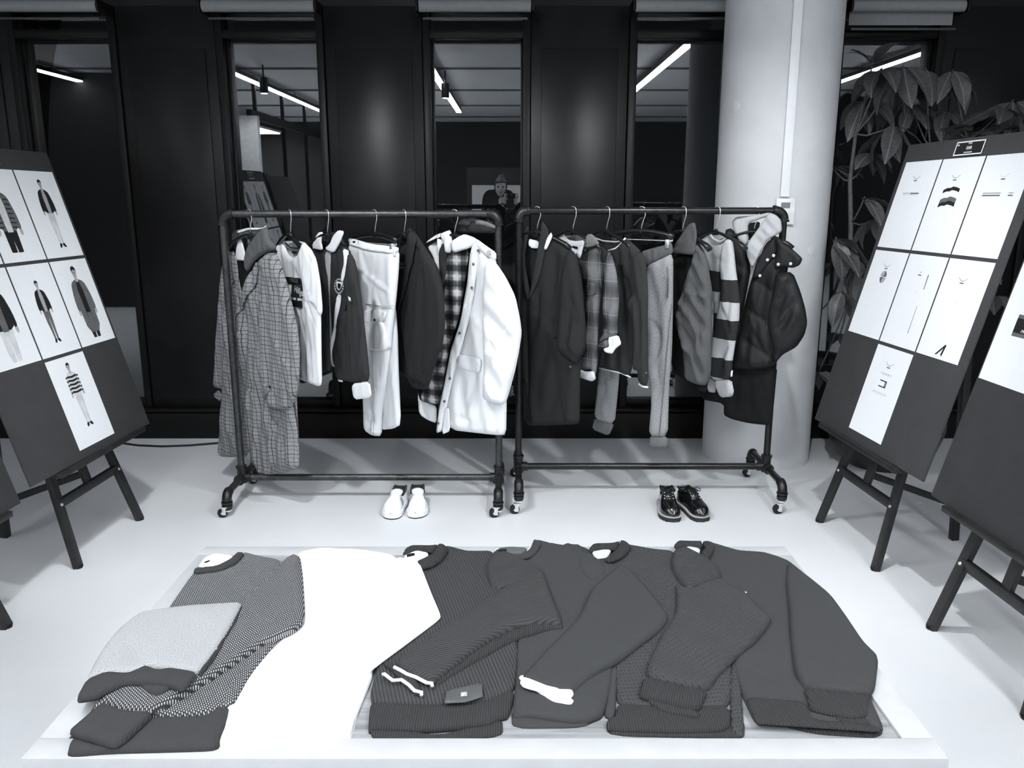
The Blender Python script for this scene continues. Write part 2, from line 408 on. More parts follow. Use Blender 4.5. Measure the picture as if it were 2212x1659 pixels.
def text_mesh(name, txt, size, c, r, u, mat, parent, shear=0, spacing=1.0, sx=1.0, th=.0006):
    cu = bpy.data.curves.new('lettering', 'FONT'); cu.body = txt; cu.size = size; cu.align_x = 'CENTER'; cu.align_y = 'CENTER'; cu.shear = shear; cu.extrude = th / 2
    cu.space_character = spacing; cu.resolution_u = 2
    to = bpy.data.objects.new('lettering', cu); COL.objects.link(to); dg = bpy.context.evaluated_depsgraph_get(); dg.update()
    me = to.evaluated_get(dg).to_mesh(); vs = [v.co.copy() for v in me.vertices]; fs = [tuple(p.vertices) for p in me.polygons]
    to.evaluated_get(dg).to_mesh_clear(); bpy.data.objects.remove(to); bpy.data.curves.remove(cu)
    r = Vector(r); u = Vector(u); n = r.cross(u); c = Vector(c)
    return MB().add([c + r * v.x * sx + u * v.y + n * v.z for v in vs], fs).build(name, mat, parent, smooth=False)
def zsc(v): return ZT + (v - ZT) * .5       # layer heights of the folded knitwear
def tpanel(parent, name, pts, z0, T, R, mat, fold=.0015, freq=7, step=.010, smooth=2, zb=None, ang=0.0, label=None, bm=None):
    """knitwear lying on the table: traced on its own height, padded upward, closed underneath"""
    if name.endswith('_layer'):                # the lower layer runs on beneath the one above it
        my = sum(q[1] for q in pts) / len(pts); pts = [(x, y - (26 if y < my else 0)) for x, y in pts]
    z0 = zsc(z0); zb = None if zb is None else zsc(zb); T *= .55; R *= .5
    P = np.array([at_z(x, y, z0)[:2] for x, y in pts])
    if smooth: P = chaikin(P, smooth, .16)
    V, Fc, P = fill_outline(P, step, R); SEED[0] += 1; d = dist_poly(P, V); rim = d < 1e-5; n = len(V)
    h = z0 + bulge(d, T, R) + np.maximum(-.6 * T, folds(V, fold, freq, SEED[0], ang)) * np.clip(d / (R * 3), 0, 1)
    zb = z0 if zb is None else zb
    ring = [i for i in range(n) if rim[i]]
    top = np.column_stack([V, h]); botv = np.column_stack([V, np.full(n, zb)])
    faces = list(Fc) + [tuple(i + n for i in f[::-1]) for f in Fc]
    if zb != z0 or True:
        # wall between the rims
        from collections import defaultdict
        cnt = defaultdict(int)
        for f in Fc:
            for i in range(len(f)): cnt[(f[i], f[(i + 1) % len(f)])] += 1
        for (a, b) in list(cnt):
            if (b, a) not in cnt: faces.append((b, a, a + n, b + n))
    if zb == z0:
        botv[:, 2] = zb - .0004
    ca, sa = math.cos(ang), math.sin(ang); UV = np.column_stack([V[:, 0] * ca + V[:, 1] * sa, V[:, 1] * ca - V[:, 0] * sa])
    return MB().add(np.concatenate([top, botv]), faces, np.concatenate([UV, UV])).build(name, mat, parent, smooth=True, label=label)
# ------------------------------------------------------------------ the room
WY = 5.54                                    # face of the window wall
def floor_mat():
    g = G('pale_resin_floor'); n = g.noise(3, 4, g.obj()); k = g.noise(.8, 2, g.obj()); sp = g.noise(90, 2, g.obj())
    c = g.mix(.5, g.ramp(n, [(.3, .64), (.7, .70)]), g.ramp(k, [(.3, .63), (.7, .71)]))
    return g.fin(c, g.math('ADD', .3, g.math('MULTIPLY', n, .15)), sp, .02, .001, .35)
MT['floor'] = floor_mat()
MB().box((0, -1.8, -.05), (16, 15.2, .1)).build('floor', 'floor', kind='structure')
MT['ceiling'] = plain('grey_ceiling_panel', .75, .9, .1, var=.05, sc=2)
ce = MB().box((0, -1.8, CEIL + .05), (16, 15.2, .1)).build('ceiling', 'ceiling', kind='structure')
for i, y in enumerate((4.2, 1.8, -.6, -3.0, -5.4, -7.8)):
    MB().box((0, y, CEIL - .012), (15.8, .03, .03)).build('ceiling_joint', 'tray_side', ce)
MT['dark_paint'] = plain('dark_painted_wall', .03, .6)
MT['white_paint'] = plain('white_painted_wall', .6, .7)
MB().box((-7.9, -1.8, CEIL / 2), (.2, 15.2, CEIL)).build('wall_left', 'dark_paint', kind='structure')
MB().box((7.9, -1.8, CEIL / 2), (.2, 15.2, CEIL)).build('wall_right', 'dark_paint', kind='structure')
MB().box((0, -9.3, CEIL / 2), (16, .2, CEIL)).build('wall_rear', 'dark_paint', kind='structure')
# window wall: black lacquered piers with tall panes between them
XC = -.222; MOD = 1.297; PW = .585; SILL = .215; HEAD = 2.60
wall = empty('wall_back', (0, WY, 0), kind='structure')
MB().box((0, WY + .16, (CEIL + HEAD + .19) / 2), (16, .3, CEIL - HEAD - .19)).build('header', 'black_wall', wall)
MB().box((0, WY + .16, SILL / 2), (16, .3, SILL)).build('plinth', 'black_wall', wall)
MB().box((0, WY - .006, .09), (15.8, .05, .18), bevel=.006).build('skirting', 'black_frame', wall)
MB().box((0, WY - .01, SILL - .012), (15.8, .07, .024), bevel=.004).build('sill_ledge', 'black_frame', wall)
glass = G('night_window_glass')
tr = glass.n('ShaderNodeBsdfTransparent'); tr.inputs[0].default_value = (.8, .83, .85, 1); gl = glass.n('ShaderNodeBsdfGlossy'); gl.inputs['Roughness'].default_value = .0
fr = glass.n('ShaderNodeFresnel'); fr.inputs[0].default_value = 2.1; mx = glass.n('ShaderNodeMixShader')
glass.lk(fr.outputs[0], mx.inputs[0]); glass.lk(tr.outputs[0], mx.inputs[1]); glass.lk(gl.outputs[0], mx.inputs[2]); glass.lk(mx.outputs[0], glass.out.inputs[0])
MT['glass'] = glass.m
for k in range(-4, 5):
    x = XC + MOD * k; xe = x + MOD / 2
    # pier panel between two windows: body, raised inner leaf, edge beads
    pw = MOD - PW - .10
    if k < 4:
        p = MB().box((xe, WY + .10, (SILL + HEAD + .19) / 2), (pw, .2, HEAD + .19 - SILL), bevel=.004).build('wall_panel', 'black_wall', wall)
        MB().box((xe, WY - .006, (SILL + HEAD) / 2), (pw - .13, .016, HEAD - SILL - .12), bevel=.004).build('raised_leaf', 'black_wall', p)
    if abs(k) > 3: continue
    w = empty('window_%d' % (k + 4), (x, WY, 0), kind='structure')
    f = MB(); hw = PW / 2
    for sx in (-1, 1):
        f.box((x + sx * (hw + .022), WY + .05, (SILL + HEAD + .15) / 2), (.045, .13, HEAD + .15 - SILL), bevel=.004)
        f.box((x + sx * (hw - .006), WY + .085, (SILL + HEAD) / 2), (.018, .05, HEAD - SILL), bevel=.003)
    f.box((x, WY + .05, HEAD + .025), (PW, .12, .05), bevel=.004); f.box((x, WY + .05, HEAD + .165), (PW + .09, .12, .03), bevel=.004)
    f.box((x, WY + .08, SILL + .02), (PW, .07, .04), bevel=.004); f.build('window_frame', 'black_frame', w)
    MB().box((x, WY + .10, (SILL + HEAD) / 2), (PW - .012, .008, HEAD - SILL - .02)).build('pane', 'glass', w)
    MB().box((x, WY + .10, HEAD + .10), (PW - .012, .008, .10)).build('transom_pane', 'glass', w)
# roller blinds above the windows
def blind(k, drop, label):
    x = XC + MOD * k; y = WY - .20; z = at_y(1028, 13, y)[2]; hw = .335
    b = empty('roller_blind', (x, y, z), label, 'blind', 'roller blinds above the windows')
    m = MB(); m.lathe([(.033, -hw), (.033, hw)], (x, y, z), (1, 0, 0), 20).build('tube', MT['blind'], b)
    for sx in (-1, 1): MB().box((x + sx * (hw + .012), y + .06, z), (.012, .2, .07), bevel=.004).build('bracket', 'black_frame', b)
    if drop: MB().box((x - .02, y + .04, z - drop / 2), (hw * 1.87, .003, drop)).build('fabric', MT['blind'], b)
    MB().box((x, y + .04, z - drop - .062 + (.04 if drop else 0)), (hw * 1.9, .012, .014), bevel=.003).build('bottom_bar', MT['blindbar'], b)
MT['blind'] = fabric('grey_blind_cloth', .27, sc=120); MT['blindbar'] = plain('dark_blind_bar', .06, .4, .5)
for k, d, l in ((-2, 0, 'rolled grey roller blind at the left edge, above the window behind the left easel'), (-1, 0, 'rolled grey roller blind above the window behind the tweed coat'),
                (0, 0, 'rolled grey roller blind above the window that mirrors the photographer'), (1, 0, 'rolled grey roller blind touching the round concrete column'),
                (2, .10, 'grey roller blind right of the column with a strip of cloth let down')):
    blind(k, d, l)
# round column with trunking and thermostat
CX, CYc, CR = 1.575, 5.15, .333
colm = empty('column', (CX, CYc, 0), 'round pale painted concrete column behind the right clothes rack', 'column')
MB().lathe([(CR, 0), (CR, CEIL)], (CX, CYc, 0), seg=72).build('shaft', 'column', colm)
def on_column(x, y):
    d = ray(x, y); a = d[0] ** 2 + d[1] ** 2; b = -2 * (d[0] * CX + d[1] * CYc); c = CX ** 2 + CYc ** 2 - CR ** 2
    t = (-b - math.sqrt(b * b - 4 * a * c)) / (2 * a); p = d * t + [0, 0, CH]; n = Vector((p[0] - CX, p[1] - CYc, 0)).normalized(); return Vector(p), n
pt, nn = on_column(1694, 425)
tang = Vector((-nn.y, nn.x, 0)); RT = Matrix((tang, nn, Vector((0, 0, 1)))).transposed()
MB().box(pt + Vector((0, 0, (CEIL - pt.z) / 2)) + nn * .006, (.05, .022, CEIL - pt.z), RT, bevel=.003).build('cable_trunking', 'trunk', colm)
for px, py, r in ((1588, 230, .033), (1752, 543, .03)):
    q, m = on_column(px, py); MB().lathe([(r * .7, .006), (r, .003), (r, -.01)], q, m, 24).build('patched_plug', 'column', colm)
pt, nn = on_column(1694, 457); tang = Vector((-nn.y, nn.x, 0)); RT = Matrix((tang, nn, Vector((0, 0, 1)))).transposed()
th = empty('thermostat', pt, 'white square wall thermostat with grey display on the column', 'thermostat')
MB().box(pt + nn * .012, (.105, .02, .145), RT, bevel=.004).build('housing', 'white_gloss', th)
MB().box(pt + nn * .0225 + Vector((0, 0, .035)), (.05, .003, .032), RT).build('display', 'screen', th)
for dz in (-.01, -.035, -.055): MB().lathe([(.004, .003), (.004, 0)], pt + nn * .021 + tang * -.035 + Vector((0, 0, dz)), nn, 10).build('button', 'ink_mid', th)
# ceiling lights: long linear lamps and black cylinder downlights
MT['lamp'] = emit('linear_lamp_diffuser', TINT, STRIP_L); MT['lamp_dim'] = emit('dimmed_linear_lamp_diffuser', TINT, STRIP_L * .33); MT['spotlens'] = emit('downlight_lens', TINT, 25)
LN = ('far left of the room', 'left of the easels', 'over the left rack', 'over the right easels', 'far right of the room')
for x, nm in zip(STRIP_X, LN):
    y0, y1 = STRIP_Y; L = empty('linear_ceiling_light', (x, (y0 + y1) / 2, 3.2), 'long slim black linear ceiling lamp ' + nm, 'lamp', 'linear ceiling lamps')
    MB().box((x, (y0 + y1) / 2, 3.235), (.11, y1 - y0 + .02, .05), bevel=.004).build('housing', 'black_frame', L)
    MB().box((x, (y0 + y1) / 2, 3.203), (.09, y1 - y0, .02)).build('diffuser', 'lamp' if x in (-1.03, 1.88) else 'lamp_dim', L)
    h = MB()
    for j in range(5): yy = y0 + .3 + (y1 - y0 - .6) * j / 4; h.tube([(x, yy, 3.26), (x, yy, CEIL)], .006, 6)
    h.build('hanger_wire', 'black_frame', L)
def downlight(x, y, tgt, label, power=SPOT_W, cone=95, z=2.98):
    d = empty('downlight', (x, y, z), label, 'lamp', 'black cylinder downlights')
    MB().lathe([(.052, -.02), (.055, 0), (.055, .17), (.05, .175)], (x, y, z), seg=20).build('cylinder_body', 'black_frame', d)
    MB().tube([(x, y, z + .17), (x, y, CEIL)], .012, 8).build('stem', 'black_frame', d)
    MB().lathe([(.044, -.024), (.044, -.019)], (x, y, z), seg=20).build('lens', 'spotlens', d)
    sp = bpy.data.lights.new('downlight_beam', 'SPOT'); sp.energy = power; sp.spot_size = math.radians(cone); sp.spot_blend = .6; sp.shadow_soft_size = .05; sp.color = TINT
    so = bpy.data.objects.new('downlight_beam', sp); COL.objects.link(so); so.parent = d; so.location = (0, 0, -.04)
    so.rotation_euler = (Vector(tgt) - Vector((x, y, z - .04))).to_track_quat('-Z', 'Y').to_euler()
downlight(-.93, -.9, (-.9, .6, 0), 'black cylinder downlight behind the photographer on the left', 60)
downlight(-1.0, 1.3, (-.5, 1.6, 0), 'black cylinder downlight over the left half of the table', 15)
downlight(.55, 1.55, (.5, 1.7, 0), 'black cylinder downlight over the right half of the table', 15)
downlight(-1.2, 2.75, (-.62, 4.3, .75), 'black cylinder downlight aimed at the left clothes rack')
downlight(.95, 2.75, (.85, 4.3, .75), 'black cylinder downlight aimed at the right clothes rack')
downlight(-4.6, .3, (-4.6, .3, 0), 'black cylinder downlight in the far left of the room', 60)
downlight(1.2, -.6, (1.2, .2, 0), 'black cylinder downlight behind the photographer on the right', 60)
downlight(-3.3, -.35, (-3.75, -1.1, 1.5), 'black cylinder downlight added to brighten the white wall end behind the photographer', 160)  # added lamp, lifts the wall end's mirror image in the second window
# lit office behind a glazed partition, seen only mirrored in the second window
off = empty('glazed_partition', (-3.75, -5, 0), kind='structure', label='black framed glazed office partition behind the photographer'); off.name = 'wall_partition'
MB().box((-3.75, -5.15, 2.77), (.08, 8.1, .12)).build('top_rail', 'black_frame', off)
for y in (-1.4, -2.9, -4.4, -5.9, -7.4, -9.0): MB().box((-3.75, y, 1.66), (.05, .05, CEIL)).build('mullion', 'black_frame', off)
MB().box((-3.75, -5.15, .06), (.08, 8.1, .12)).build('bottom_rail', 'black_frame', off)
MB().box((-3.78, -1.12, 1.37), (.3, .12, 2.74)).build('wall_end', 'white_paint', kind='structure')
MB().box((-5.85, -1.12, 1.66), (3.8, .12, 3.3)).build('wall_cross', 'dark_paint', kind='structure')
MB().box((-7.7, -5.2, 1.66), (.1, 8.0, 3.3)).build('wall_office', 'white_paint', kind='structure')
ol = empty('office_light', (-5.6, -5.5, 3.0), 'broad bright office ceiling lamp behind the glazed partition', 'lamp')
MB().box((-5.6, -5.5, 3.03), (.7, 6, .04)).build('housing', 'white_gloss', ol); MB().box((-5.6, -5.5, 3.0), (.6, 5.9, .02)).build('diffuser', emit('office_lamp', TINT, 30), ol)
# ------------------------------------------------------------------ pipe clothes racks
R1Y, R2Y = 4.35, 4.44
def elbow(c, d1, d2, r, R):
    """quarter bend between the unit directions d1 and d2 leaving corner c"""
    c, d1, d2 = Vector(c), Vector(d1), Vector(d2); o = c + (d1 + d2) * R
    return [o - d2 * R * math.cos(t) - d1 * R * math.sin(t) if False else o + (-d2 * math.cos(t) - d1 * math.sin(t)) * R for t in [math.pi / 2 * i / 8 for i in range(9)]]
def rack(label, xl, xr, Y, ztop, zbar, yf, yb, casters, pm='pipe'):
    r = empty('clothes_rack', ((xl + xr) / 2, Y, 0), label, 'clothes rack', 'black pipe clothes racks')
    PR = .0185; FR = .025
    MB().tube([(xl + .05, Y, ztop), (xr - .05, Y, ztop)], PR, 16).build('top_rail', pm, r)
    MB().tube([(xl, Y, zbar), (xr, Y, zbar)], PR, 16).build('bottom_rail', pm, r)
    for x, s in ((xl, 1), (xr, -1)):
        MB().tube([(x, Y, zbar), (x, Y, ztop - .05)], PR, 16).build('upright', pm, r)
        e = MB().tube(elbow((x, Y, ztop), (s, 0, 0), (0, 0, -1), FR, .045), FR, 16)
        e.lathe([(FR + .004, 0), (FR + .004, .012)], (x + s * .045, Y, ztop), (s, 0, 0), 18); e.lathe([(FR + .004, 0), (FR + .004, .012)], (x, Y, ztop - .057), (0, 0, 1), 18)
        e.build('elbow_fitting', 'fitting', r)
        t = MB().tube([(x, Y, zbar - .03), (x, Y, zbar + .06)], FR, 16).tube([(x, Y - .05, zbar), (x, Y + .05, zbar)], FR, 16)
        t.lathe([(FR + .005, 0), (FR + .005, .012)], (x, Y, zbar + .055), (0, 0, 1), 18); t.lathe([(FR + .005, 0), (FR + .005, .012)], (x, Y - .055, zbar), (0, 1, 0), 18)
        t.tube([(x, Y, zbar), (x + s * .05, Y, zbar)], FR, 16); t.build('tee_fitting', 'fitting', r)
        for yy, q in ((yf, -1), (yb, 1)):
            ft = MB().tube([(x, Y + q * .04, zbar), (x, yy - q * .05, zbar)], PR, 16).build('foot_pipe', pm, r)
            e = MB().tube(elbow((x, yy, zbar), (0, -q, 0), (0, 0, -1), FR, .04), FR, 16)
            e.lathe([(FR + .004, 0), (FR + .004, .012)], (x, yy, zbar - .055), (0, 0, 1), 18); e.lathe([(.02, -.012), (FR + .002, 0), (FR + .002, .014), (.02, .02)], (x, yy, zbar - .078), (0, 0, 1), 18)
            e.build('foot_elbow', 'fitting', r)
            sd = casters.get((s, q), -.022)
            cst = MB().lathe([(.022, zbar - .082 - .012), (.022, zbar - .082)], (x, yy, 0), (0, 0, 1), 14)
            wx, wy = x + sd, yy - .012
            for k in (-1, 1): cst.box(((x + wx) / 2, wy + k * .015, .036), (.02, .003, .04), bevel=.001)
            cst.box(((x + wx) / 2, wy, .056), (.034, .034, .006)); cst.tube([(wx, wy - .018, .026), (wx, wy + .018, .026)], .005, 8)
            c = cst.build('caster_fork', 'chrome', r)
            MB().lathe([(.018, -.011), (.0255, -.009), (.0255, .009), (.018, .011)], (wx, wy, .0256), (0, 1, 0), 20).build('wheel', 'rubber', c)
    return r
rack('black steel pipe clothes rack on casters holding the tweed coat and white parka', -1.492, -.072, R1Y, 1.551, .125, 4.09, 4.61, {})
rack('black steel pipe clothes rack on casters in front of the round column', .036, 1.428, R2Y, 1.565, .158, 4.14, 4.73, {}, 'pipe2')

# ------------------------------------------------------------------ easels with boards
def easel(label, feet_c, yaw, lean, bo, rear, zl, group='black wooden display easels'):
    """feet_c: midpoint of the two front feet; yaw: direction of the board's width; bo: middle of the board's lower edge"""
    a = Vector((math.cos(yaw), math.sin(yaw), 0)); n = Vector((-math.sin(yaw), math.cos(yaw), 0)); c = Vector((feet_c[0], feet_c[1], 0))
    up = Vector((0, 0, 1)) * math.cos(lean) + n * math.sin(lean)
    R = Matrix((a, n * math.cos(lean) - Vector((0, 0, 1)) * math.sin(lean), up)).transposed()
    e = empty('easel', c, label, 'easel', group); H = 1.86 / math.cos(lean)
    def bar(name, p, q, w, t, rx=None):
        p, q = Vector(p), Vector(q); d = (q - p).normalized(); s = n - d * n.dot(d); s.normalize(); b = d.cross(s)
        return MB().box((p + q) / 2, (w, t, (q - p).length), Matrix((b, s, d)).transposed(), bevel=.003).build(name, 'easel', e)
    for s in (-1, 1):
        foot = c + a * s * .285 + n * .0; top = c + up * H + a * s * .06
        l = bar('front_leg', foot, top, .046, .026)
        fx = foot + (top - foot) * (.30 / (top - foot).length)
        MB().lathe([(.008, 0), (.006, .006)], fx - n * .0125, -n, 12).build('bolt', 'chrome', l)
        MB().lathe([(.018, -.004), (.02, .008)], foot, (0, 0, 1), 12).build('rubber_foot', 'rubber', l)
    zc = .30
    k = 1 - zc / H * .79
    bar('cross_bar', c + up * zc - a * .285 * (1 - zc / H * .8), c + up * zc + a * .285 * (1 - zc / H * .8), .042, .022)
    bar('centre_post', c + up * zc, c + up * (H * .72), .05, .02)
    # the ledge the board stands on
    L = (zl - .012) / math.cos(lean); dep = (c + up * L - Vector((bo[0], bo[1], (c + up * L).z))).dot(n) + .018; MB().box(c + up * L - n * (dep / 2), (.74, dep, .024), Matrix((a, n, Vector((0, 0, 1)))).transposed(), bevel=.003).build('ledge', 'easel', e)
    rf = Vector((rear[0], rear[1], 0)); bar('rear_leg', rf, c + up * (H * .93) + n * .02, .036, .036)
    rl = rf + (c + up * (H * .93) - rf) * (.14 / H); bar('brace', c + up * .36 + n * .01, rf + (c + up * H * .93 - rf) * (.2 / H), .022, .03)
    return e
def board(label, p, w=1.0, h=1.43):
    x, y, z, yaw, lean, roll = p
    a = Vector((math.cos(yaw), math.sin(yaw), 0)); n = Vector((-math.sin(yaw), math.cos(yaw), 0)); up = Vector((0, 0, 1)) * math.cos(lean) + n * math.sin(lean)
    a, up = a * math.cos(roll) + up * math.sin(roll), up * math.cos(roll) - a * math.sin(roll); nb = a.cross(up); o = Vector((x, y, z))
    # nb points towards the viewer's side of the board
    b = empty('display_board', o, label, 'board', 'charcoal presentation boards')
    R = Matrix((a, nb, up)).transposed()
    MB().box(o + up * h / 2 - nb * .005, (w, .01, h), R, bevel=.0012).build('panel', 'board', b)
    return dict(root=b, o=o, a=a, up=up, n=nb, w=w, h=h)
def sheet(B, s, t, w=.297, h=.42, th=.0012):
    """paper with its lower left corner at (s,t) of the board"""
    m = MB().prism([(s, t), (s + w, t), (s + w, t + h), (s, t + h)], B['o'] + B['n'] * .0004, B['a'], B['up'], B['n'], th)
    o = m.build('paper_sheet', 'paper', B['root'], smooth=False)
    return dict(obj=o, B=B, s=s, t=t, w=w, h=h, z=.0004 + th)
LV = [0]
def ink(S, pts, mat, lev=0, sm=0, name='print'):
    """printed shape, coordinates in fractions of the sheet (x right, y up)"""
    P = np.array([(S['s'] + x * S['w'], S['t'] + y * S['h']) for x, y in pts])
    if sm: P = chaikin(P, sm)
    B = S['B']; tri = geometry.tessellate_polygon([[Vector((p[0], p[1], 0)) for p in P]])
    o = B['o'] + B['n'] * (S['z'] + .00025 * (lev + 1)); m = MB()
    m.add([o + B['a'] * p[0] + B['up'] * p[1] for p in P], [tuple(t) for t in tri]); return m.build(name, mat, S['obj'], smooth=False)
def ell(cx, cy, rx, ry, n=16, a0=0, a1=360): return [(cx + rx * math.cos(math.radians(a0 + (a1 - a0) * i / n)), cy + ry * math.sin(math.radians(a0 + (a1 - a0) * i / n))) for i in range(n if a1 - a0 == 360 else n + 1)]
def figure(S, cx, top, H, coat, shirt, legs, longcoat=False, crop=None, plaid=False, striped=False, shoes='ink'):
    """a standing model printed on a look-book page: H is the height of the whole figure in page heights"""
    r = S['h'] / S['w']; X = lambda dx: cx + dx * H * r; Yy = lambda dy: top - dy * H
    def p(l): return [(X(x), max(Yy(y), crop or 0)) for x, y in l]
    hem = .70 if longcoat else .48
    # legs, shoes
    ink(S, p([(-.085, .46), (.085, .46), (.075, .66), (.06, .80), (.055, .93), (.012, .93), (.008, .76), (0, .56), (-.008, .76), (-.012, .93), (-.055, .93), (-.06, .80), (-.08, .66)]), legs, 0)
    if not crop:
        ink(S, p([(.008, .925), (.06, .925), (.085, .965), (.08, .985), (.04, .98), (.01, .95)]), shoes, 1); ink(S, p([(-.008, .925), (-.055, .925), (-.07, .965), (-.06, .99), (-.03, .985), (-.008, .95)]), shoes, 1)
    # jacket body and sleeves, shirt
    ink(S, p([(-.03, .135), (.03, .135), (.105, .165), (.125, .22), (.13, .34), (.115, hem), (-.115, hem), (-.13, .34), (-.125, .22), (-.105, .165)]), coat, 2, 1)
    for s in (-1, 1):
        ink(S, p([(s * .085, .16), (s * .125, .19), (s * .16, .34), (s * .165, .46), (s * .12, .47), (s * .115, .34)]), coat, 3, 1)
        ink(S, p([(s * .122, .465), (s * .163, .46), (s * .165, .50), (s * .145, .525), (s * .125, .50)]), 'skin_print', 2, 1)
    if shirt: ink(S, p([(-.022, .13), (.022, .13), (.045, .25), (.04, hem - .05), (.035, .49), (-.035, .49), (-.04, hem - .05), (-.045, .25)]), shirt, 4)
    if plaid:
        for k in range(7):
            yk = .2 + k * .04
            for s in (-1, 1): ink(S, p([(s * .055, yk), (s * .125, yk + .006), (s * .125, yk + .016), (s * .055, yk + .012)]), 'ink', 4)
    if striped:
        for k in range(5):
            yk = .19 + k * .058; ink(S, p([(-.11, yk), (.0, yk + .012), (.11, yk), (.118, yk + .028), (0, yk + .042), (-.118, yk + .028)]), 'ink', 5)
            for s in (-1, 1): ink(S, p([(s * .118, yk + .01), (s * .15, yk + .01), (s * .158, yk + .036), (s * .12, yk + .036)]), 'ink', 5)
    # neck, head, face, hair
    ink(S, p([(-.022, .105), (.022, .105), (.028, .15), (0, .17), (-.028, .15)]), 'skin_print', 5)
    ink(S, [(X(x), Yy(y)) for x, y in ell(0, .065, .037, .055, 18)], 'skin_print', 6)
    ink(S, p([(-.038, .07), (-.042, .035), (-.03, .005), (0, -.006), (.03, .004), (.042, .03), (.038, .07), (.03, .042), (0, .034), (-.03, .042)]), 'ink', 7, 1)
    for s in (-1, 1): ink(S, p([(s * .01, .058), (s * .026, .058), (s * .024, .066), (s * .012, .066)]), 'ink', 7)
    ink(S, p([(-.006, .062), (.004, .062), (.008, .082), (-.004, .082)]), 'ink_mid', 7); ink(S, p([(-.014, .096), (.014, .096), (.008, .102), (-.008, .102)]), 'ink_mid', 7)
def plate(B, s0, t0, w=.20, h=.062, text=True):
    q = MB().prism([(s0, t0), (s0 + w, t0), (s0 + w, t0 + h), (s0, t0 + h)], B['o'] + B['n'] * .0004, B['a'], B['up'], B['n'], .004)
    o = q.build('title_plate', 'ink', B['root'], smooth=False)
    f = MB(); e = .0055; zz = B['o'] + B['n'] * .0044
    for (x0, y0, x1, y1) in ((s0, t0, s0 + w, t0 + e), (s0, t0 + h - e, s0 + w, t0 + h), (s0, t0, s0 + e, t0 + h), (s0 + w - e, t0, s0 + w, t0 + h)):
        f.prism([(x0, y0), (x1, y0), (x1, y1), (x0, y1)], zz, B['a'], B['up'], B['n'], .0008)
    f.build('white_border', 'paper', o, smooth=False)
    if text:
        P = lambda x, y: B['o'] + B['a'] * (s0 + x) + B['up'] * (t0 + y) + B['n'] * .0052
        text_mesh('lettering', 'RWB', .021, P(w * .5, h * .49), B['a'], B['up'], 'paper', o, sx=.8); text_mesh('lettering', 'MFS21', .010, P(w * .5, h * .82), B['a'], B['up'], 'paper', o)
        ln = MB().prism([(s0 + w * .36, t0 + h * .17), (s0 + w * .64, t0 + h * .17), (s0 + w * .64, t0 + h * .23), (s0 + w * .36, t0 + h * .23)], zz, B['a'], B['up'], B['n'], .0008); ln.build('print', 'paper', o, smooth=False)
        ln = MB().prism([(s0 + .011, t0 + h - .018), (s0 + .022, t0 + h - .018), (s0 + .022, t0 + h - .012), (s0 + .011, t0 + h - .012)], zz, B['a'], B['up'], B['n'], .0008); ln.build('print', 'paper', o, smooth=False)
PR1 = (1.625, 3.69, .508, -1.49, .261, .008); PL1 = (-1.935, 3.706, .479, 1.517, .277, -.010)
PR2 = (1.70, 2.63, .478, -1.52, .261, 0.0); PL2 = (-1.975, 2.61, .452, 1.53, .277, 0.0)
easel('black wooden easel on the left beside the tweed coat rack', (-1.95, 3.76), 1.517, .262, PL1, (-2.50, 3.82), .479)
easel('black wooden easel at the left edge of the picture, nearest to the table', (-1.985, 2.66), 1.53, .262, PL2, (-2.55, 2.68), .452)
easel('black wooden easel on the right in front of the leafy plant', (1.612, 3.735), -1.49, .247, PR1, (2.165, 3.79), .508)
easel('black wooden easel at the right edge of the picture, nearest to the table', (1.648, 2.65), -1.52, .247, PR2, (2.25, 2.66), .478)
# left boards: look-book pages
def grid(B, mx, my, rows, gap=.012, w=.297, h=.42):
    out = {}
    for r, cols in enumerate(rows):
        for c in cols: out[(r, c)] = sheet(B, -B['w'] / 2 + mx + c * (w + gap), B['h'] - my - (r + 1) * h - r * (gap + .004), w, h)
    return out
BL1 = board('charcoal board of printed fashion photos on the left easel by the tweed coat', PL1)
g = grid(BL1, .066, .098, [(0, 1, 2), (0, 1, 2), (1,)])
figure(g[(0, 2)], .52, .90, .80, 'ink', 'ink_light', 'ink_pale')
figure(g[(0, 1)], .40, .93, 1.25, 'ink_mid', 'ink_pale', 'ink', plaid=True, crop=.1)
figure(g[(0, 0)], .5, .9, .8, 'ink', 'ink_light', 'ink_mid')
figure(g[(1, 2)], .52, .92, 1.12, 'ink_mid', 'ink', 'ink', longcoat=True, crop=.07)
figure(g[(1, 1)], .50, .82, .70, 'ink', 'ink_light', 'ink_mid')
figure(g[(1, 0)], .5, .95, 1.2, 'ink', 'ink_mid', 'ink_pale', crop=.05)
figure(g[(2, 1)], .48, .93, .74, 'ink_pale', None, 'ink_pale', striped=True)
plate(BL1, -.10, 1.352)
BL2 = board('charcoal board cut off by the left edge of the picture', PL2)
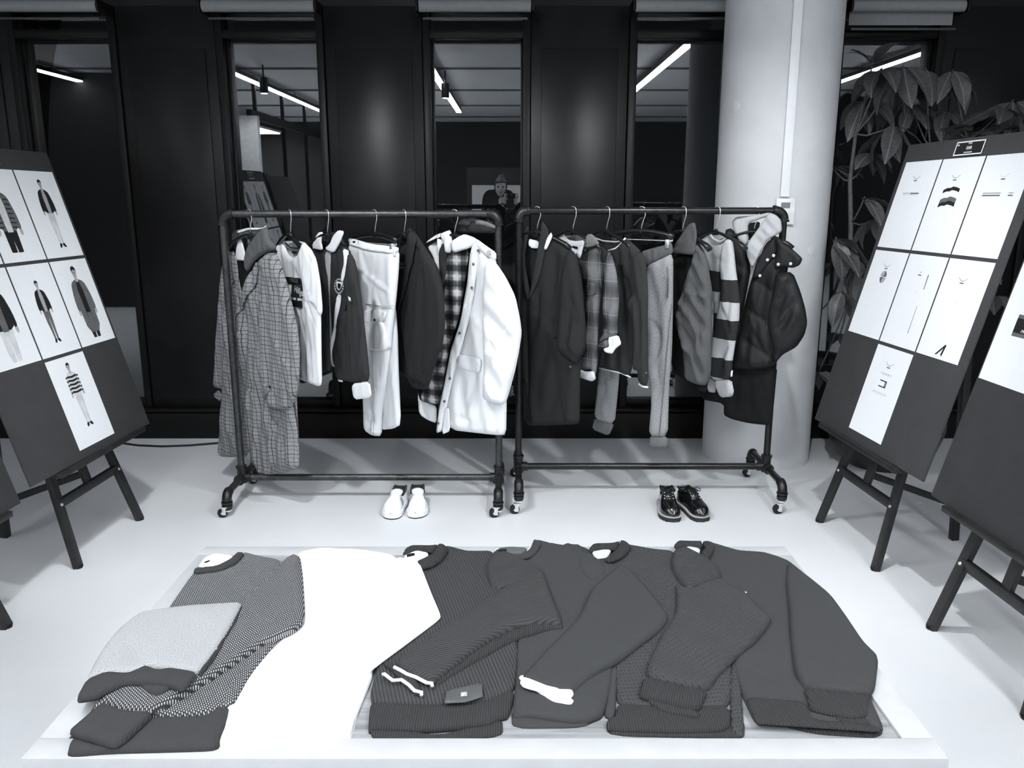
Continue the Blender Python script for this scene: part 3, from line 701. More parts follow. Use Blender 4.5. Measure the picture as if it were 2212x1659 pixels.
# right boards: graphics pages
BR1 = board('charcoal board of white shirt graphics pages on the right easel by the plant', PR1)
g = grid(BR1, .035, .088, [(0, 1, 2), (0, 1, 2), (1,)])
def neck(S, cx, cy, w=.2, c='ink_mid'):
    arc = [(cx - w / 2 + w * i / 12, cy - .035 * math.sin(math.pi * i / 12)) for i in range(13)]; ink(S, arc + [(x, y + .0055) for x, y in arc[::-1]], c); ink(S, [(cx - .045, cy - .058), (cx + .045, cy - .058), (cx + .045, cy - .046), (cx - .045, cy - .046)], 'ink_mid')
def rect(S, x0, y0, x1, y1, m='ink_mid', lev=0): ink(S, [(x0, y0), (x1, y0), (x1, y1), (x0, y1)], m, lev)
S = g[(0, 0)]; neck(S, .46, .83); rect(S, .22, .640, .68, .644, 'ink_light'); rect(S, .22, .615, .68, .618, 'ink_light'); rect(S, .44, .625, .68, .638, 'ink_mid'); rect(S, .22, .628, .42, .634, 'ink_light')
S = g[(0, 1)]; neck(S, .47, .82)
wv = lambda y, t, m, l: ink(S, [(.28, y), (.36, y + .02), (.44, y + .02), (.5, y + .035), (.6, y + .025), (.68, y + .01), (.68, y + .01 - t), (.6, y + .025 - t), (.5, y + .035 - t), (.44, y + .02 - t), (.36, y + .02 - t), (.28, y - t)], m, l)
wv(.665, .038, 'ink', 0); wv(.56, .05, 'ink_mid', 0); wv(.515, .04, 'ink', 1)
S = g[(0, 2)]; neck(S, .52, .81, c='ink_pale'); rect(S, .2, .62, .58, .627); rect(S, .2, .593, .58, .607); rect(S, .74, .62, .84, .626); rect(S, .74, .593, .84, .606)
S = g[(1, 0)]; neck(S, .5, .85)
for a0, a1 in ((5, 85), (185, 265), (275, 355), (95, 175)): ink(S, [(.5, .70)] + ell(.5, .70, .09, .075, 8, a0, a1), 'ink_mid' if a0 in (5, 185) else 'ink_light')
S = g[(1, 1)]; rect(S, .40, .778, .49, .79); rect(S, .43, .81, .47, .82, 'ink_light'); ink(S, [(.66, .80), (.68, .80), (.685, .64), (.67, .64)], 'ink'); ink(S, [(.66, .46), (.67, .46), (.68, .16), (.665, .16)], 'ink_mid'); rect(S, .475, .60, .485, .607)
S = g[(1, 2)]; neck(S, .46, .82); rect(S, .49, .56, .50, .567); ink(S, [(.44, .04), (.60, .155), (.63, .15), (.60, .03), (.565, .05), (.585, .115), (.47, .035)], 'ink')
S = g[(2, 1)]; neck(S, .5, .84)
rect(S, .40, .63, .60, .642, 'ink'); rect(S, .40, .565, .60, .577, 'ink'); rect(S, .55, .577, .60, .63, 'ink_mid', 1)
for tx, yy, sz in (('T O M M Y', .71, .016), ('H I L F I G E R', .495, .014)):
    B = BR1; P = B['o'] + B['a'] * (S['s'] + .5 * S['w']) + B['up'] * (S['t'] + yy * S['h']) + B['n'] * (S['z'] + .0006); text_mesh('lettering', tx, sz, P, B['a'], B['up'], 'ink_light', S['obj'], spacing=1.25)
plate(BR1, -.09, 1.352)
BR2 = board('charcoal board with one large white page at the right edge of the picture', PR2)
S = sheet(BR2, -.49, .498, .93, .85)
fx = lambda v: (v + .49) / .93
fy = lambda v: (v - .498) / .85
rect(S, fx(-.402), fy(.683), fx(-.13), fy(.765), 'ink_mid'); rect(S, fx(-.402), fy(.697), fx(-.13), fy(.751), 'ink', 1)
P = lambda x, y: BR2['o'] + BR2['a'] * x + BR2['up'] * y + BR2['n'] * (S['z'] + .0012)
text_mesh('lettering', 'HILFIGER', .040, P(-.265, .729), BR2['a'], BR2['up'], 'paper', S['obj']); text_mesh('lettering', '-MO', .018, P(-.345, .706), BR2['a'], BR2['up'], 'paper', S['obj'])
# board behind the photographer, seen only mirrored in the middle window
BB = board('charcoal board with a white page of a dark jacket behind the photographer', (-.19, -1.6, .62, math.pi, .1, 0))
S = sheet(BB, -.40, .55, .82, .62); ink(S, [(.22, 0), (.17, .4), (.2, .75), (.28, .88), (.42, .9), (.5, .82), (.58, .9), (.72, .88), (.8, .75), (.83, .4), (.78, 0)], 'ink', 0, 1)
easel('black wooden easel behind the photographer, seen in the mirrored room', (-.19, -1.55), math.pi, .1, (-.19, -1.6), (-.19, -2.15), .62)

# ------------------------------------------------------------------ display table
ZT = .80
tb = empty('display_table', (-.045, 1.505, 0), 'low pale wooden display table with white rim under the folded knitwear', 'table')
x0, x1, y0, y1 = -.755, .672, 1.112, 1.90; rim = .05
f = MB()
for c, sz in ((((x0 + x1) / 2, y0 + rim / 2, ZT - .02), (x1 - x0, rim, .05)), (((x0 + x1) / 2, y1 - rim / 2, ZT - .02), (x1 - x0, rim, .05)),
              ((x0 + rim / 2, (y0 + y1) / 2, ZT - .02), (rim, y1 - y0 - 2 * rim, .05)), ((x1 - rim / 2, (y0 + y1) / 2, ZT - .02), (rim, y1 - y0 - 2 * rim, .05))): f.box(c, sz, bevel=.002)
f.build('rim', 'tray_rim', tb)
nP = 6; ph = (y1 - y0 - 2 * rim) / nP
for i in range(nP):
    yy = y0 + rim + ph * (i + .5); q = MB(); vs = [(x0 + rim, yy - ph / 2 + .0006, ZT - .012), (x1 - rim, yy - ph / 2 + .0006, ZT - .012), (x1 - rim, yy + ph / 2 - .0006, ZT - .012), (x0 + rim, yy + ph / 2 - .0006, ZT - .012)]
    V = vs + [(v[0], v[1], ZT) for v in vs]; q.add(V, [(3, 2, 1, 0), (4, 5, 6, 7), (0, 1, 5, 4), (1, 2, 6, 5), (2, 3, 7, 6), (3, 0, 4, 7)], [(v[0] + i * 3.1, v[1] + i * 1.7) for v in V]); q.build('plank', 'wood', tb, smooth=False)
f = MB(); f.box(((x0 + x1) / 2, y0 + .03, ZT - .085), (x1 - x0 - .02, .02, .085)); f.box(((x0 + x1) / 2, y1 - .03, ZT - .085), (x1 - x0 - .02, .02, .085))
f.box((x0 + .03, (y0 + y1) / 2, ZT - .085), (.02, y1 - y0 - .06, .085)); f.box((x1 - .03, (y0 + y1) / 2, ZT - .085), (.02, y1 - y0 - .06, .085)); f.build('apron', 'tray_side', tb)
for sx in (x0 + .05, x1 - .05):
    for sy in (y0 + .06, y1 - .06): MB().box((sx, sy, (ZT - .045) / 2), (.05, .05, ZT - .045), bevel=.003).build('leg', 'tray_side', tb)

# ------------------------------------------------------------------ shoes
def shoe(label, c, rz, L, Wd, kind, mirror):
    name = 'sneaker' if kind == 'w' else 'leather_shoe'
    e = empty(name, c, label, 'shoe', 'pair of white sneakers' if kind == 'w' else 'pair of black lace-up shoes')
    M = Matrix.Translation(Vector(c)) @ Matrix.Rotation(rz, 4, 'Z')
    # local: toe towards -y, heel +y
    def wid(t):  # half width along the length, t 0 heel .. 1 toe
        k = [(0, .0), (.03, .58), (.1, .76), (.25, .80), (.4, .82), (.55, .90), (.7, 1.0), (.82, .96), (.92, .74), (.97, .48), (1, .0)]
        return np.interp(t, [a for a, _ in k], [b for _, b in k]) * Wd / 2
    def skew(t): return mirror * Wd * .08 * math.sin(math.pi * min(1, max(0, (t - .25) / .75))) 
    T = .5 - .5 * np.cos(np.pi * np.linspace(0, 1, 30))
    def outline(gr): return [(skew(t) + wid(t) + (gr if 0 < t < 1 else 0), L / 2 - L * t) for t in T] + [(skew(t) - wid(t) - (gr if 0 < t < 1 else 0), L / 2 - L * t) for t in T[-2:0:-1]]
    def slab(nm, gr, z0, z1, mat):
        P = chaikin(outline(gr), 1); k = len(P); vs = [M @ Vector((p[0], p[1], z0)) for p in P] + [M @ Vector((p[0], p[1], z1)) for p in P]
        MB().add(vs, [tuple(range(k)), tuple(range(k, 2 * k))] + [(i, (i + 1) % k, k + (i + 1) % k, k + i) for i in range(k)]).build(nm, mat, e)
    if kind == 'w': slab('outsole', .001, 0, .007, 'sole_dark'); slab('midsole', .003, .007, .03, 'lea_white'); zs = .03
    else: slab('lug_sole', .003, .004, .024, 'sole_dark'); slab('welt', .006, .024, .031, 'welt'); zs = .031
    if kind != 'w':
        lg = MB()
        for t in np.linspace(.06, .94, 15):
            lg.box((skew(t), L / 2 - L * t, .004), (wid(t) * 2 + .004, .008, .008), o=M)
        lg.build('tread', 'rubber', e)
    hgt = lambda t: float(np.interp(t, [0, .08, .25, .42, .5, .62, .78, .9, 1], [.066, .082, .066, .066, .064, .056, .046, .037, .012] if kind == 'w' else [.07, .085, .078, .092, .086, .060, .052, .046, .014]))
    opn = lambda t: float(np.interp(t, [0, .05, .12, .3, .42, .46], [.0, .35, .62, .66, .4, 0]))
    N = 15; vs = []; fs = []
    for t in T:
        w = max(wid(t) - .002, .002); h = hgt(t)
        for k in range(N):
            an = math.pi * k / (N - 1); cx = math.cos(an); sz = math.sin(an)
            x = (abs(cx) ** .75) * (1 if cx > 0 else -1) * w * (1 - .08 * sz * (1 if t < .55 else .25)); z = zs - .004 + h * (sz ** .7 if sz > 0 else 0)
            if .035 < t < .40 and abs(x) < .76 * w: z = zs + .012          # the foot opening
            vs.append(M @ Vector((skew(t) + x, L / 2 - L * t, z)))
    for i in range(len(T) - 1):
        for k in range(N - 1): fs.append((i * N + k, i * N + k + 1, (i + 1) * N + k + 1, (i + 1) * N + k))
    up = 'lea_white' if kind == 'w' else 'leather_black'; MB().add(vs, fs).build('upper', up, e, smooth=True)
    # opening with dark lining, padded collar, tongue, laces
    topz = lambda t: zs - .004 + hgt(t)
    ring = []; oc = [(t, s) for s in (1, -1) for t in (np.linspace(.03, .40, 9) if s > 0 else np.linspace(.40, .03, 9))]
    for t, s in oc: ring.append(M @ Vector((skew(t) + s * wid(t) * .8, L / 2 - L * t, topz(t) - .006)))
    ring_c = M @ Vector((0, L / 2 - L * .2, zs + .035)); MB().add(ring + [ring_c - Vector((0, 0, .012))], [(i, (i + 1) % len(ring), len(ring)) for i in range(len(ring))]).build('lining', 'sole_dark', e, smooth=True)
    MB().tube(ring, .006, 8, closed=True).build('collar', 'sole_dark' if kind == 'w' else up, e, smooth=True)
    tg = MB(); tp = [(t, w) for t, w in ((.62, .36), (.52, .46), (.42, .60), (.36, .62), (.33, .50))]; vs = []
    for t, w in tp:
        z = topz(t) + (.004 if t > .4 else .012 if t > .34 else .016)
        for s in (-1, -.4, .4, 1): vs.append(M @ Vector((skew(t) + s * w * Wd / 2, L / 2 - L * t, z - (.006 if abs(s) == 1 else 0))))
    vs2 = [v - Vector((0, 0, .005)) for v in vs]; fs = []
    for i in range(len(tp) - 1):
        for k in range(3): a = i * 4 + k; fs += [(a, a + 1, a + 5, a + 4), (a + 20, a + 24, a + 25, a + 21)]
    for i in range(len(tp) - 1): fs += [(i * 4, i * 4 + 4, i * 4 + 24, i * 4 + 20), (i * 4 + 3, i * 4 + 23, i * 4 + 27, i * 4 + 7)]
    fs += [(0, 20, 21, 1), (1, 21, 22, 2), (2, 22, 23, 3), (16, 17, 37, 36), (17, 18, 38, 37), (18, 19, 39, 38)]
    tg.add(vs + vs2, fs).build('tongue', up, e, smooth=True)
    for j, t in enumerate((.60, .55, .50, .45)):
        z = topz(t) + .006; w = Wd * (.20 - .01 * j)
        MB().tube([M @ Vector((skew(t) + x * w, L / 2 - L * (t + .012 * (1 - 2 * abs(x))), z - .008 * x * x)) for x in (-1, -.5, 0, .5, 1)], .0032, 8).build('lace', 'lea_white' if kind == 'w' else 'plastic', e, smooth=True)
        if kind != 'w':
            for s in (-1, 1): MB().lathe([(.003, .003), (.0045, 0)], M @ Vector((skew(t) + s * w * 1.05, L / 2 - L * t, z - .008)), (s * .4, -.3, 1), 8).build('eyelet', 'chrome', e)
    if kind != 'w':
        b = MB()
        for s in (-1, 1): b.tube([M @ Vector((skew(.5) + s * x, L / 2 - L * .46 - y, topz(.46) + z)) for x, y, z in ((0, 0, .012), (.018, .0, .022), (.036, .012, .012), (.03, .02, .004), (.01, .008, .01))], .0026, 6)
        b.build('lace_bow', 'plastic', e, smooth=True)
        MB().box((0, L / 2 - .006, topz(.04) - .012), (.02, .004, .03), o=M, bevel=.001).build('heel_tab', 'chrome', e)
    else:
        for s in (-1, 1):
            for q in (0, 1):
                t0 = .47 + q * .07; P = []
                for fz in (.2, .5, .85):
                    for dt in (0, .028):
                        t = t0 + dt + (1 - fz) * .07; w = wid(t); an = math.asin(min(1, fz ** 1.43)); x = s * (math.cos(an) ** .75) * w * (1 - .08 * math.sin(an)) + s * .0012
                        P.append(M @ Vector((skew(t) + x, L / 2 - L * t, zs - .004 + hgt(t) * fz + .0012)))
                MB().add(P, [(0, 1, 3, 2), (2, 3, 5, 4)]).build('side_stripe', 'sole_dark', e, smooth=True)
pA = at_z(857, 1103, 0); pB = at_z(900, 1101, 0)
shoe('left white leather sneaker below the left clothes rack', (pA[0], pA[1], 0), -.09, .262, .106, 'w', -1)
shoe('right white leather sneaker with dark side stripes below the left clothes rack', (pB[0] + .002, pB[1], 0), .05, .262, .106, 'w', 1)
pA = at_z(1446, 1107, 0); pB = at_z(1492, 1107, 0)
shoe('left black lace-up leather shoe below the right clothes rack', (pA[0] - .002, pA[1], 0), -.02, .285, .108, 'b', -1)
shoe('right black lace-up leather shoe below the right clothes rack, toe turned outwards', (pB[0] + .005, pB[1], 0), .22, .285, .108, 'b', 1)

# ------------------------------------------------------------------ cable on the floor
pts = [at_z(x, y, .007) for x, y in ((200, 955), (262, 957), (300, 962), (350, 964), (410, 962), (470, 957), (520, 952))]
MB().tube(pts, .007, 8).build('power_cable', 'rubber', label='thin black power cable on the floor behind the left easel', cat='cable', smooth=True)
p = at_z(1986, 1086, .001); MB().box(p, (.028, .008, .002)).build('paper_scrap', 'paper', label='tiny white paper scrap on the floor behind the right easel', cat='paper scrap')

# ------------------------------------------------------------------ leafy plant
def leaf_mat():
    g = G('dark_glossy_leaf'); u, v = g.uv(); rib = g.math('LESS_THAN', g.math('ABSOLUTE', u), .012)
    vn = g.math('LESS_THAN', g.math('FRACT', g.math('MULTIPLY', g.math('ADD', v, g.math('MULTIPLY', g.math('ABSOLUTE', u), -.6)), 11)), .1)
    n = g.noise(9, 3, g.obj()); c = g.ramp(n, [(.3, .045), (.7, .085)]); c = g.mix(g.math('MULTIPLY', vn, .35), c, .14); c = g.mix(g.math('MULTIPLY', rib, .7), c, .2)
    return g.fin(c, .42, vn, .15, .001, .45)
MT['leaf'] = leaf_mat(); MT['stem'] = plain('brown_stem', .09, .6, var=.3); MT['pot'] = plain('black_pot', .012, .4, .4)
PX, PY = 2.32, 4.98
plant = empty('potted_umbrella_plant', (PX, PY, 0), 'tall leafy umbrella plant in a black pot behind the right easel', 'plant')
MB().lathe([(.20, 0), (.30, .10), (.345, .24), (.35, .40), (.33, .42), (.31, .41), (.30, .36)], (PX, PY, 0), seg=40).build('pot', 'pot', plant)
MB().lathe([(.301, .35), (.301, .37)], (PX, PY, 0), seg=32).build('soil', 'sole_dark', plant)
def leaf_mesh(bend, fold):
    n = 9; vs = []; fs = []; uv = []
    for i in range(n):
        t = i / (n - 1); w = .5 * .42 * (math.sin(math.pi * t ** .8) ** .85) * (1 if t < .93 else .6); w = max(w, .004)
        a = bend * t; x = math.sin(a) / bend if bend else t; z = -(1 - math.cos(a)) / bend if bend else 0
        for s in (-1, -.5, 0, .5, 1): vs.append((s * w * math.cos(fold), x, z + abs(s) * w * math.sin(fold) + .012 * math.sin(t * 17 + s) * abs(s))); uv.append((s * w, t))
    for i in range(n - 1):
        for k in range(4): a = i * 5 + k; fs.append((a, a + 1, a + 6, a + 5))
    m = MB().add(vs, fs, uv); o = m.build('leaf', 'leaf', smooth=True); me = o.data; bpy.data.objects.remove(o); return me
LM = [leaf_mesh(b, f) for b, f in ((.5, .25), (.9, .35), (1.3, .2), (.7, -.15))]
stems = []
def cluster(px, py, Y, L, n, pitch, az0=0, spread=360, tilt=0.0):
    c = Vector(at_y(px, py, Y))
    for i in range(n):
        az = math.radians(az0 + spread * i / n + random.uniform(-12, 12)); pt = math.radians(pitch + random.uniform(-14, 14)); l = L * random.uniform(.78, 1.15)
        d = Vector((math.cos(az) * math.cos(pt), math.sin(az) * math.cos(pt), math.sin(pt))); side = d.cross(Vector((0, 0, 1))).normalized(); nn = side.cross(d)
        st = .10 * l; pos = c + d * st
        if pos.y + d.y * l > WY - .06: d.y = min(d.y, (WY - .06 - pos.y) / l); 
        for q in (.4, .7, 1.0):
            e = pos + d * l * q
            if (e.x - CX) ** 2 + (e.y - CYc) ** 2 < (CR + .04) ** 2: d.x = abs(d.x) + .3; d.y = -abs(d.y); break
        d.normalize(); side = d.cross(Vector((0, 0, 1))).normalized(); nn = side.cross(d)
        roll = random.uniform(-.5, .5); s2 = side * math.cos(roll) + nn * math.sin(roll); n2 = s2.cross(d)
        M = Matrix((s2 * l, d * l, n2 * l)).transposed().to_4x4(); M.translation = pos - plant.location
        o = bpy.data.objects.new('leaf', random.choice(LM)); COL.objects.link(o); o.parent = plant; o.matrix_local = M
        MB().tube([c, pos + d * .004], .0028, 5).build('leaf_stalk', 'stem', o) if False else None
    return c
CL = [(1884, 142, 5.15, .21, 6, 45, 0), (1905, 150, 5.12, .26, 7, -22, 20), (1868, 215, 5.2, .24, 6, -35, 60), (1952, 140, 5.05, .29, 7, -38, 0), (2000, 146, 5.1, .25, 6, -40, 30), (2058, 150, 5.0, .22, 7, -38, 10),
      (1932, 268, 5.0, .30, 6, -28, 180), (1968, 222, 5.15, .22, 7, -30, 70), (2045, 238, 5.1, .20, 6, -30, 0), (2110, 285, 5.0, .26, 5, 12, -30), (2165, 235, 4.95, .30, 6, -12, 120), (2190, 215, 5.05, .27, 6, -40, 0),
      (1868, 425, 4.95, .25, 5, -25, 200), (1806, 512, 4.95, .26, 6, -32, 150), (1820, 626, 4.75, .24, 5, -48, 170), (1880, 330, 5.15, .2, 6, -20, 0), (1850, 560, 5.1, .2, 6, -25, 40), (1900, 470, 5.1, .2, 6, -30, 0),
      (1800, 360, 5.2, .17, 6, -15, 0), (1815, 720, 5.05, .22, 6, -30, 90), (1770, 800, 5.1, .2, 6, -25, 0), (1805, 860, 4.95, .2, 6, -20, 200), (2140, 640, 4.6, .22, 5, -10, 100), (2120, 560, 4.7, .2, 5, -20, 0)]
tips = [cluster(*c) for c in CL]
trunk = [Vector((PX - .05, PY, .36)), Vector(at_y(1835, 640, 5.08)), Vector(at_y(1838, 480, 5.08)), Vector(at_y(1836, 390, 5.08)), Vector(at_y(1848, 290, 5.08))]
MB().tube(trunk, [.02, .017, .015, .013, .01], 8).build('trunk', 'stem', plant, smooth=True)
tr2 = [Vector((PX + .12, PY, .36)), Vector(at_y(1950, 700, 5.05)), Vector(at_y(1965, 420, 5.05)), Vector(at_y(2010, 320, 5.05)), Vector(at_y(2090, 300, 5.02))]
MB().tube(tr2, [.018, .016, .014, .012, .008], 8).build('trunk', 'stem', plant, smooth=True)
for c in tips:
    best = min((trunk[1:] + tr2[1:]), key=lambda q: (q - c).length + (1 if q.z > c.z + .05 else 0)); mid = (best + c) / 2 + Vector((0, 0, -.04))
    MB().tube([best, best.lerp(mid, .6), mid.lerp(c, .5), c], [.006, .0055, .005, .004], 6).build('branch', 'stem', plant, smooth=True)
# ------------------------------------------------------------------ hangers
def hanger(label, px, rz, Y, yaw, clip=False):
    x = at_y(px, 458, Y)[0]; yaw = math.radians(yaw); a = Vector((math.cos(yaw), math.sin(yaw), 0)); n = Vector((math.sin(yaw), -math.cos(yaw), 0)); c = Vector((x, Y, rz))
    h = empty('clothes_hanger', c - Vector((0, 0, .1)), label, 'hanger', 'hangers on the pipe racks')
    q = [c + a * .0 + Vector((0, 0, -.105)), c + a * .004 + Vector((0, 0, -.075)), c + a * .012 + Vector((0, 0, -.05)), c + a * .022 + Vector((0, 0, -.025))]
    q += [c + a * .0222 * math.cos(t) + Vector((0, 0, .0222 * math.sin(t))) for t in [math.pi * i / 8 for i in range(10)]]
    MB().tube(q, .0022, 8).build('hook', 'chrome', h, smooth=True)
    z0 = rz - .105
    if not clip:
        P = []
        for i in range(15):
            s = -1 + 2 * i / 14; P.append(c + a * (.205 * s) + n * (.018 * (1 - s * s)) + Vector((0, 0, -.105 - .075 * abs(s) ** 1.4 - (.01 if abs(s) > .98 else 0))))
        rr = [.010 + .010 * abs(-1 + 2 * i / 14) ** 2 for i in range(15)]
        m = MB().tube(P, rr, 10, flat=.75); m.lathe([(.016, -.02), (.014, .0), (.006, .012)], c + Vector((0, 0, -.105)), (0, 0, 1), 12); m.build('shoulder_bar', 'plastic', h, smooth=True)
    else:
        P = [c + a * (.19 * s) + Vector((0, 0, -.105 - .025 * abs(s) ** 2)) for s in np.linspace(-1, 1, 11)]; m = MB().tube(P, .011, 10, flat=1.3); m.lathe([(.014, -.015), (.01, .01)], c + Vector((0, 0, -.105)), (0, 0, 1), 12); m.build('cross_bar', 'plastic', h, smooth=True)
        MB().tube([c + a * -.185 + Vector((0, 0, -.150)), c + a * .185 + Vector((0, 0, -.150))], .0028, 8).tube([c + a * -.185 + Vector((0, 0, -.125)), c + a * -.185 + Vector((0, 0, -.152))], .0028, 8).tube([c + a * .185 + Vector((0, 0, -.125)), c + a * .185 + Vector((0, 0, -.152))], .0028, 8).build('clip_wire', 'chrome', h)
        R = Matrix((a, n, Vector((0, 0, 1)))).transposed()
        for s in (-1, 1): MB().box(c + a * .165 * s + n * .008 + Vector((0, 0, -.165)), (.022, .03, .045), R, bevel=.003).build('clip', 'chrome' if s > 0 else 'plastic', h)
    return h
# ------------------------------------------------------------------ left rack
A = (440, 420); B_ = (780, 420); C_ = (1080, 420); D_ = (1400, 420)
Z1, Z2 = 1.551, 1.565
YAW = dict(coat=-40, tee=-56, rugby=-50, cargo=-46, blazer=-54, parka=-30, over=-34, shirt=-48, sweat=-54, jog=-38, denim=-58, stripe=-56, puff=-30)
for l, px, k, cl in (('hanger holding the tweed overcoat', 537, 'coat', 0), ('hanger holding the white printed shirt', 625, 'tee', 0), ('hanger holding the dark rugby shirt', 705, 'rugby', 0), ('clip hanger holding the white cargo trousers', 808, 'cargo', 1),
                     ('hanger holding the dark blazer', 872, 'blazer', 0), ('hanger holding the white parka', 981, 'parka', 0)):
    hanger(('black clip ' if cl else 'black shaped ') + l.replace('clip ', ''), px, Z1, R1Y, YAW[k], cl)
for l, px, k, cl in (('hanger holding the dark wool overcoat', 1160, 'over', 0), ('hanger holding the dark checked shirt', 1238, 'shirt', 0), ('hanger holding the dark sweater with pale piping', 1311, 'sweat', 0), ('clip hanger holding the grey joggers', 1386, 'jog', 1),
                     ('hanger holding the grey collared jacket', 1476, 'denim', 0), ('hanger holding the wide striped sweater', 1549, 'stripe', 0), ('hanger holding the black padded coat', 1631, 'puff', 0)):
    hanger(('black clip ' if cl else 'black shaped ') + l.replace('clip ', ''), px, Z2, R2Y, YAW[k], cl)

# 1 tweed overcoat over a hooded sweatshirt and white shirt
g = Garment('overcoat', 'long grey checked tweed overcoat with a hood and white collar inside', 'coat', (537, 462), R1Y, YAW['coat'], A)
g.panel('far_sleeve', [(150, 270), (105, 345), (88, 480), (80, 600), (68, 800), (56, 988), (100, 996), (140, 900), (150, 600), (160, 400)], 'tweed', -.05, .03, .05, .004)
g.panel('far_cuff_strap', [(45, 1030), (75, 1000), (98, 1028), (86, 1062)], 'tweed', -.045, .006, .01, 0)
g.panel('lining', [(150, 250), (320, 285), (300, 400), (185, 640), (140, 500)], 'lining', -.035, .01, .03, .002)
g.panel('left_front', [(140, 280), (112, 400), (108, 700), (98, 1000), (82, 1250), (78, 1325), (92, 1346), (243, 1343), (225, 1100), (195, 880), (182, 640), (190, 540), (150, 430)], 'tweed', -.015, .022, .05, .006)
g.panel('right_front', [(330, 300), (290, 330), (240, 420), (205, 520), (178, 625), (175, 760), (200, 900), (215, 1050), (235, 1200), (248, 1387), (275, 1387), (285, 1427), (300, 1438), (400, 1430), (488, 1405), (486, 1300), (478, 1100), (470, 900), (440, 500), (400, 370)], 'tweed', .0, .028, .06, .008, 8)
g.panel('left_lapel', [(152, 285), (140, 340), (160, 450), (185, 545), (197, 510), (180, 430), (170, 340)], 'tweed', .02, .006, .012, 0)
g.panel('right_lapel', [(300, 335), (240, 420), (205, 520), (178, 627), (184, 630), (240, 545), (300, 455), (300, 400)], 'tweed', .0, .006, .012, .001, on='right_front')
g.panel('near_sleeve', [(325, 300), (370, 300), (400, 370), (430, 480), (460, 600), (478, 680), (490, 800), (487, 950), (472, 1050), (440, 1102), (380, 1100), (335, 1085), (325, 1000), (305, 950), (300, 800), (290, 650), (300, 450), (300, 360)], 'tweed', .035, .032, .06, .006, 10)
g.panel('cuff_strap', [(330, 960), (374, 986), (325, 1048), (290, 1015)], 'tweed', .035, .006, .01, 0, on='near_sleeve')
g.disc('button', 338, 985, .009, 'lining', .062); g.disc('button', 233, 802, .011, 'tweed', .03); g.disc('button', 232, 980, .011, 'tweed', .03)
g.strip('pocket_slit', [(298, 780), (300, 860), (303, 960)], .003, 'lining', .035)
g.panel('shirt_collar', [(182, 215), (165, 290), (163, 336), (213, 340), (212, 300), (200, 250)], 'white_cloth', .0, .006, .012, .001)
g.panel('hood_back', [(150, 195), (170, 180), (230, 170), (280, 172), (322, 158), (300, 200), (250, 235), (205, 225), (200, 262), (170, 290), (152, 255)], 'grey_jersey', -.03, .02, .03, .003)
g.panel('hood_edge', [(165, 188), (230, 170), (300, 172), (322, 158), (318, 170), (280, 182), (230, 182), (180, 200)], 'white_cloth', -.008, .004, .006, 0)
g.panel('hood', [(320, 160), (270, 210), (235, 260), (215, 310), (212, 360), (224, 400), (260, 345), (300, 312), (340, 297), (370, 282), (366, 258), (340, 232), (333, 190)], 'grey_jersey', .02, .022, .03, .004, 14)

# 2 white printed shirt
g = Garment('shirt', 'white crew neck shirt with dark printed chest panel between coat and rugby shirt', 'shirt', (625, 462), R1Y, YAW['tee'], A)
g.panel('back', [(370, 250), (412, 238), (512, 240), (545, 275), (560, 400), (440, 420), (400, 330)], 'off_cloth', -.03, .01, .03, .002)
g.panel('neck_rib', [(412, 238), (440, 258), (480, 262), (514, 240), (508, 272), (475, 290), (435, 280)], 'off_cloth', -.012, .005, .01, 0)
g.strip('neck_stripe', [(418, 250), (445, 272), (480, 276), (508, 258)], .0035, 'dark_cloth', -.004)
g.panel('neck_label', [(452, 290), (476, 293), (476, 304), (452, 301)], 'black_cloth', -.012, .003, .004, 0, smooth=0)
g.panel('body', [(366, 262), (400, 240), (414, 262), (432, 305), (462, 327), (492, 306), (514, 242), (545, 275), (575, 330), (590, 450), (598, 600), (600, 780), (603, 976), (585, 983), (500, 950), (440, 915), (430, 700), (400, 480), (380, 370)], 'white_cloth', .0, .02, .05, .006, 9)
g.panel('near_sleeve', [(514, 245), (548, 280), (575, 340), (594, 450), (605, 590), (600, 625), (575, 560), (548, 560), (528, 480), (518, 400)], 'white_cloth', .012, .022, .03, .004)
g.panel('print_band', [(405, 414), (510, 430), (513, 466), (410, 450)], 'lining', .0, .002, .003, 0, on='body', smooth=0)
g.panel('print_box', [(462, 461), (516, 470), (519, 531), (466, 522)], 'dark_cloth', .0, .002, .003, 0, on='body', smooth=0)
g.panel('print_band#2', [(430, 532), (519, 546), (522, 581), (436, 566)], 'lining', .0, .002, .003, 0, on='body', smooth=0)
g.text('lettering', 'HILFIGER', 462, 442, .030, 'ink_mid', .025); g.text('lettering', 'Hilfiger', 488, 496, .050, 'paper', .027, .45, -.1)

# 3 rugby shirt
g = Garment('rugby_shirt', 'dark long-sleeved rugby shirt with white collar, white cuff and crest', 'shirt', (705, 462), R1Y, YAW['rugby'], A)
g.panel('back', [(560, 270), (600, 200), (690, 190), (745, 290), (740, 600), (700, 880), (620, 900), (600, 600)], 'dark_cloth', -.035, .012, .03, .003)
g.panel('left_front', [(553, 268), (600, 270), (630, 292), (640, 400), (642, 640), (652, 902), (608, 908), (605, 700), (600, 560), (565, 400)], 'dark_cloth', -.005, .018, .04, .004)
g.panel('right_front', [(652, 300), (700, 258), (735, 272), (748, 292), (738, 480), (722, 600), (700, 760), (682, 872), (668, 880), (655, 520)], 'dark_cloth', .004, .018, .04, .004)
g.panel('placket', [(622, 292), (656, 298), (652, 500), (665, 800), (672, 882), (656, 880), (648, 640), (640, 430), (628, 360)], 'light_jersey', .008, .012, .02, .002)
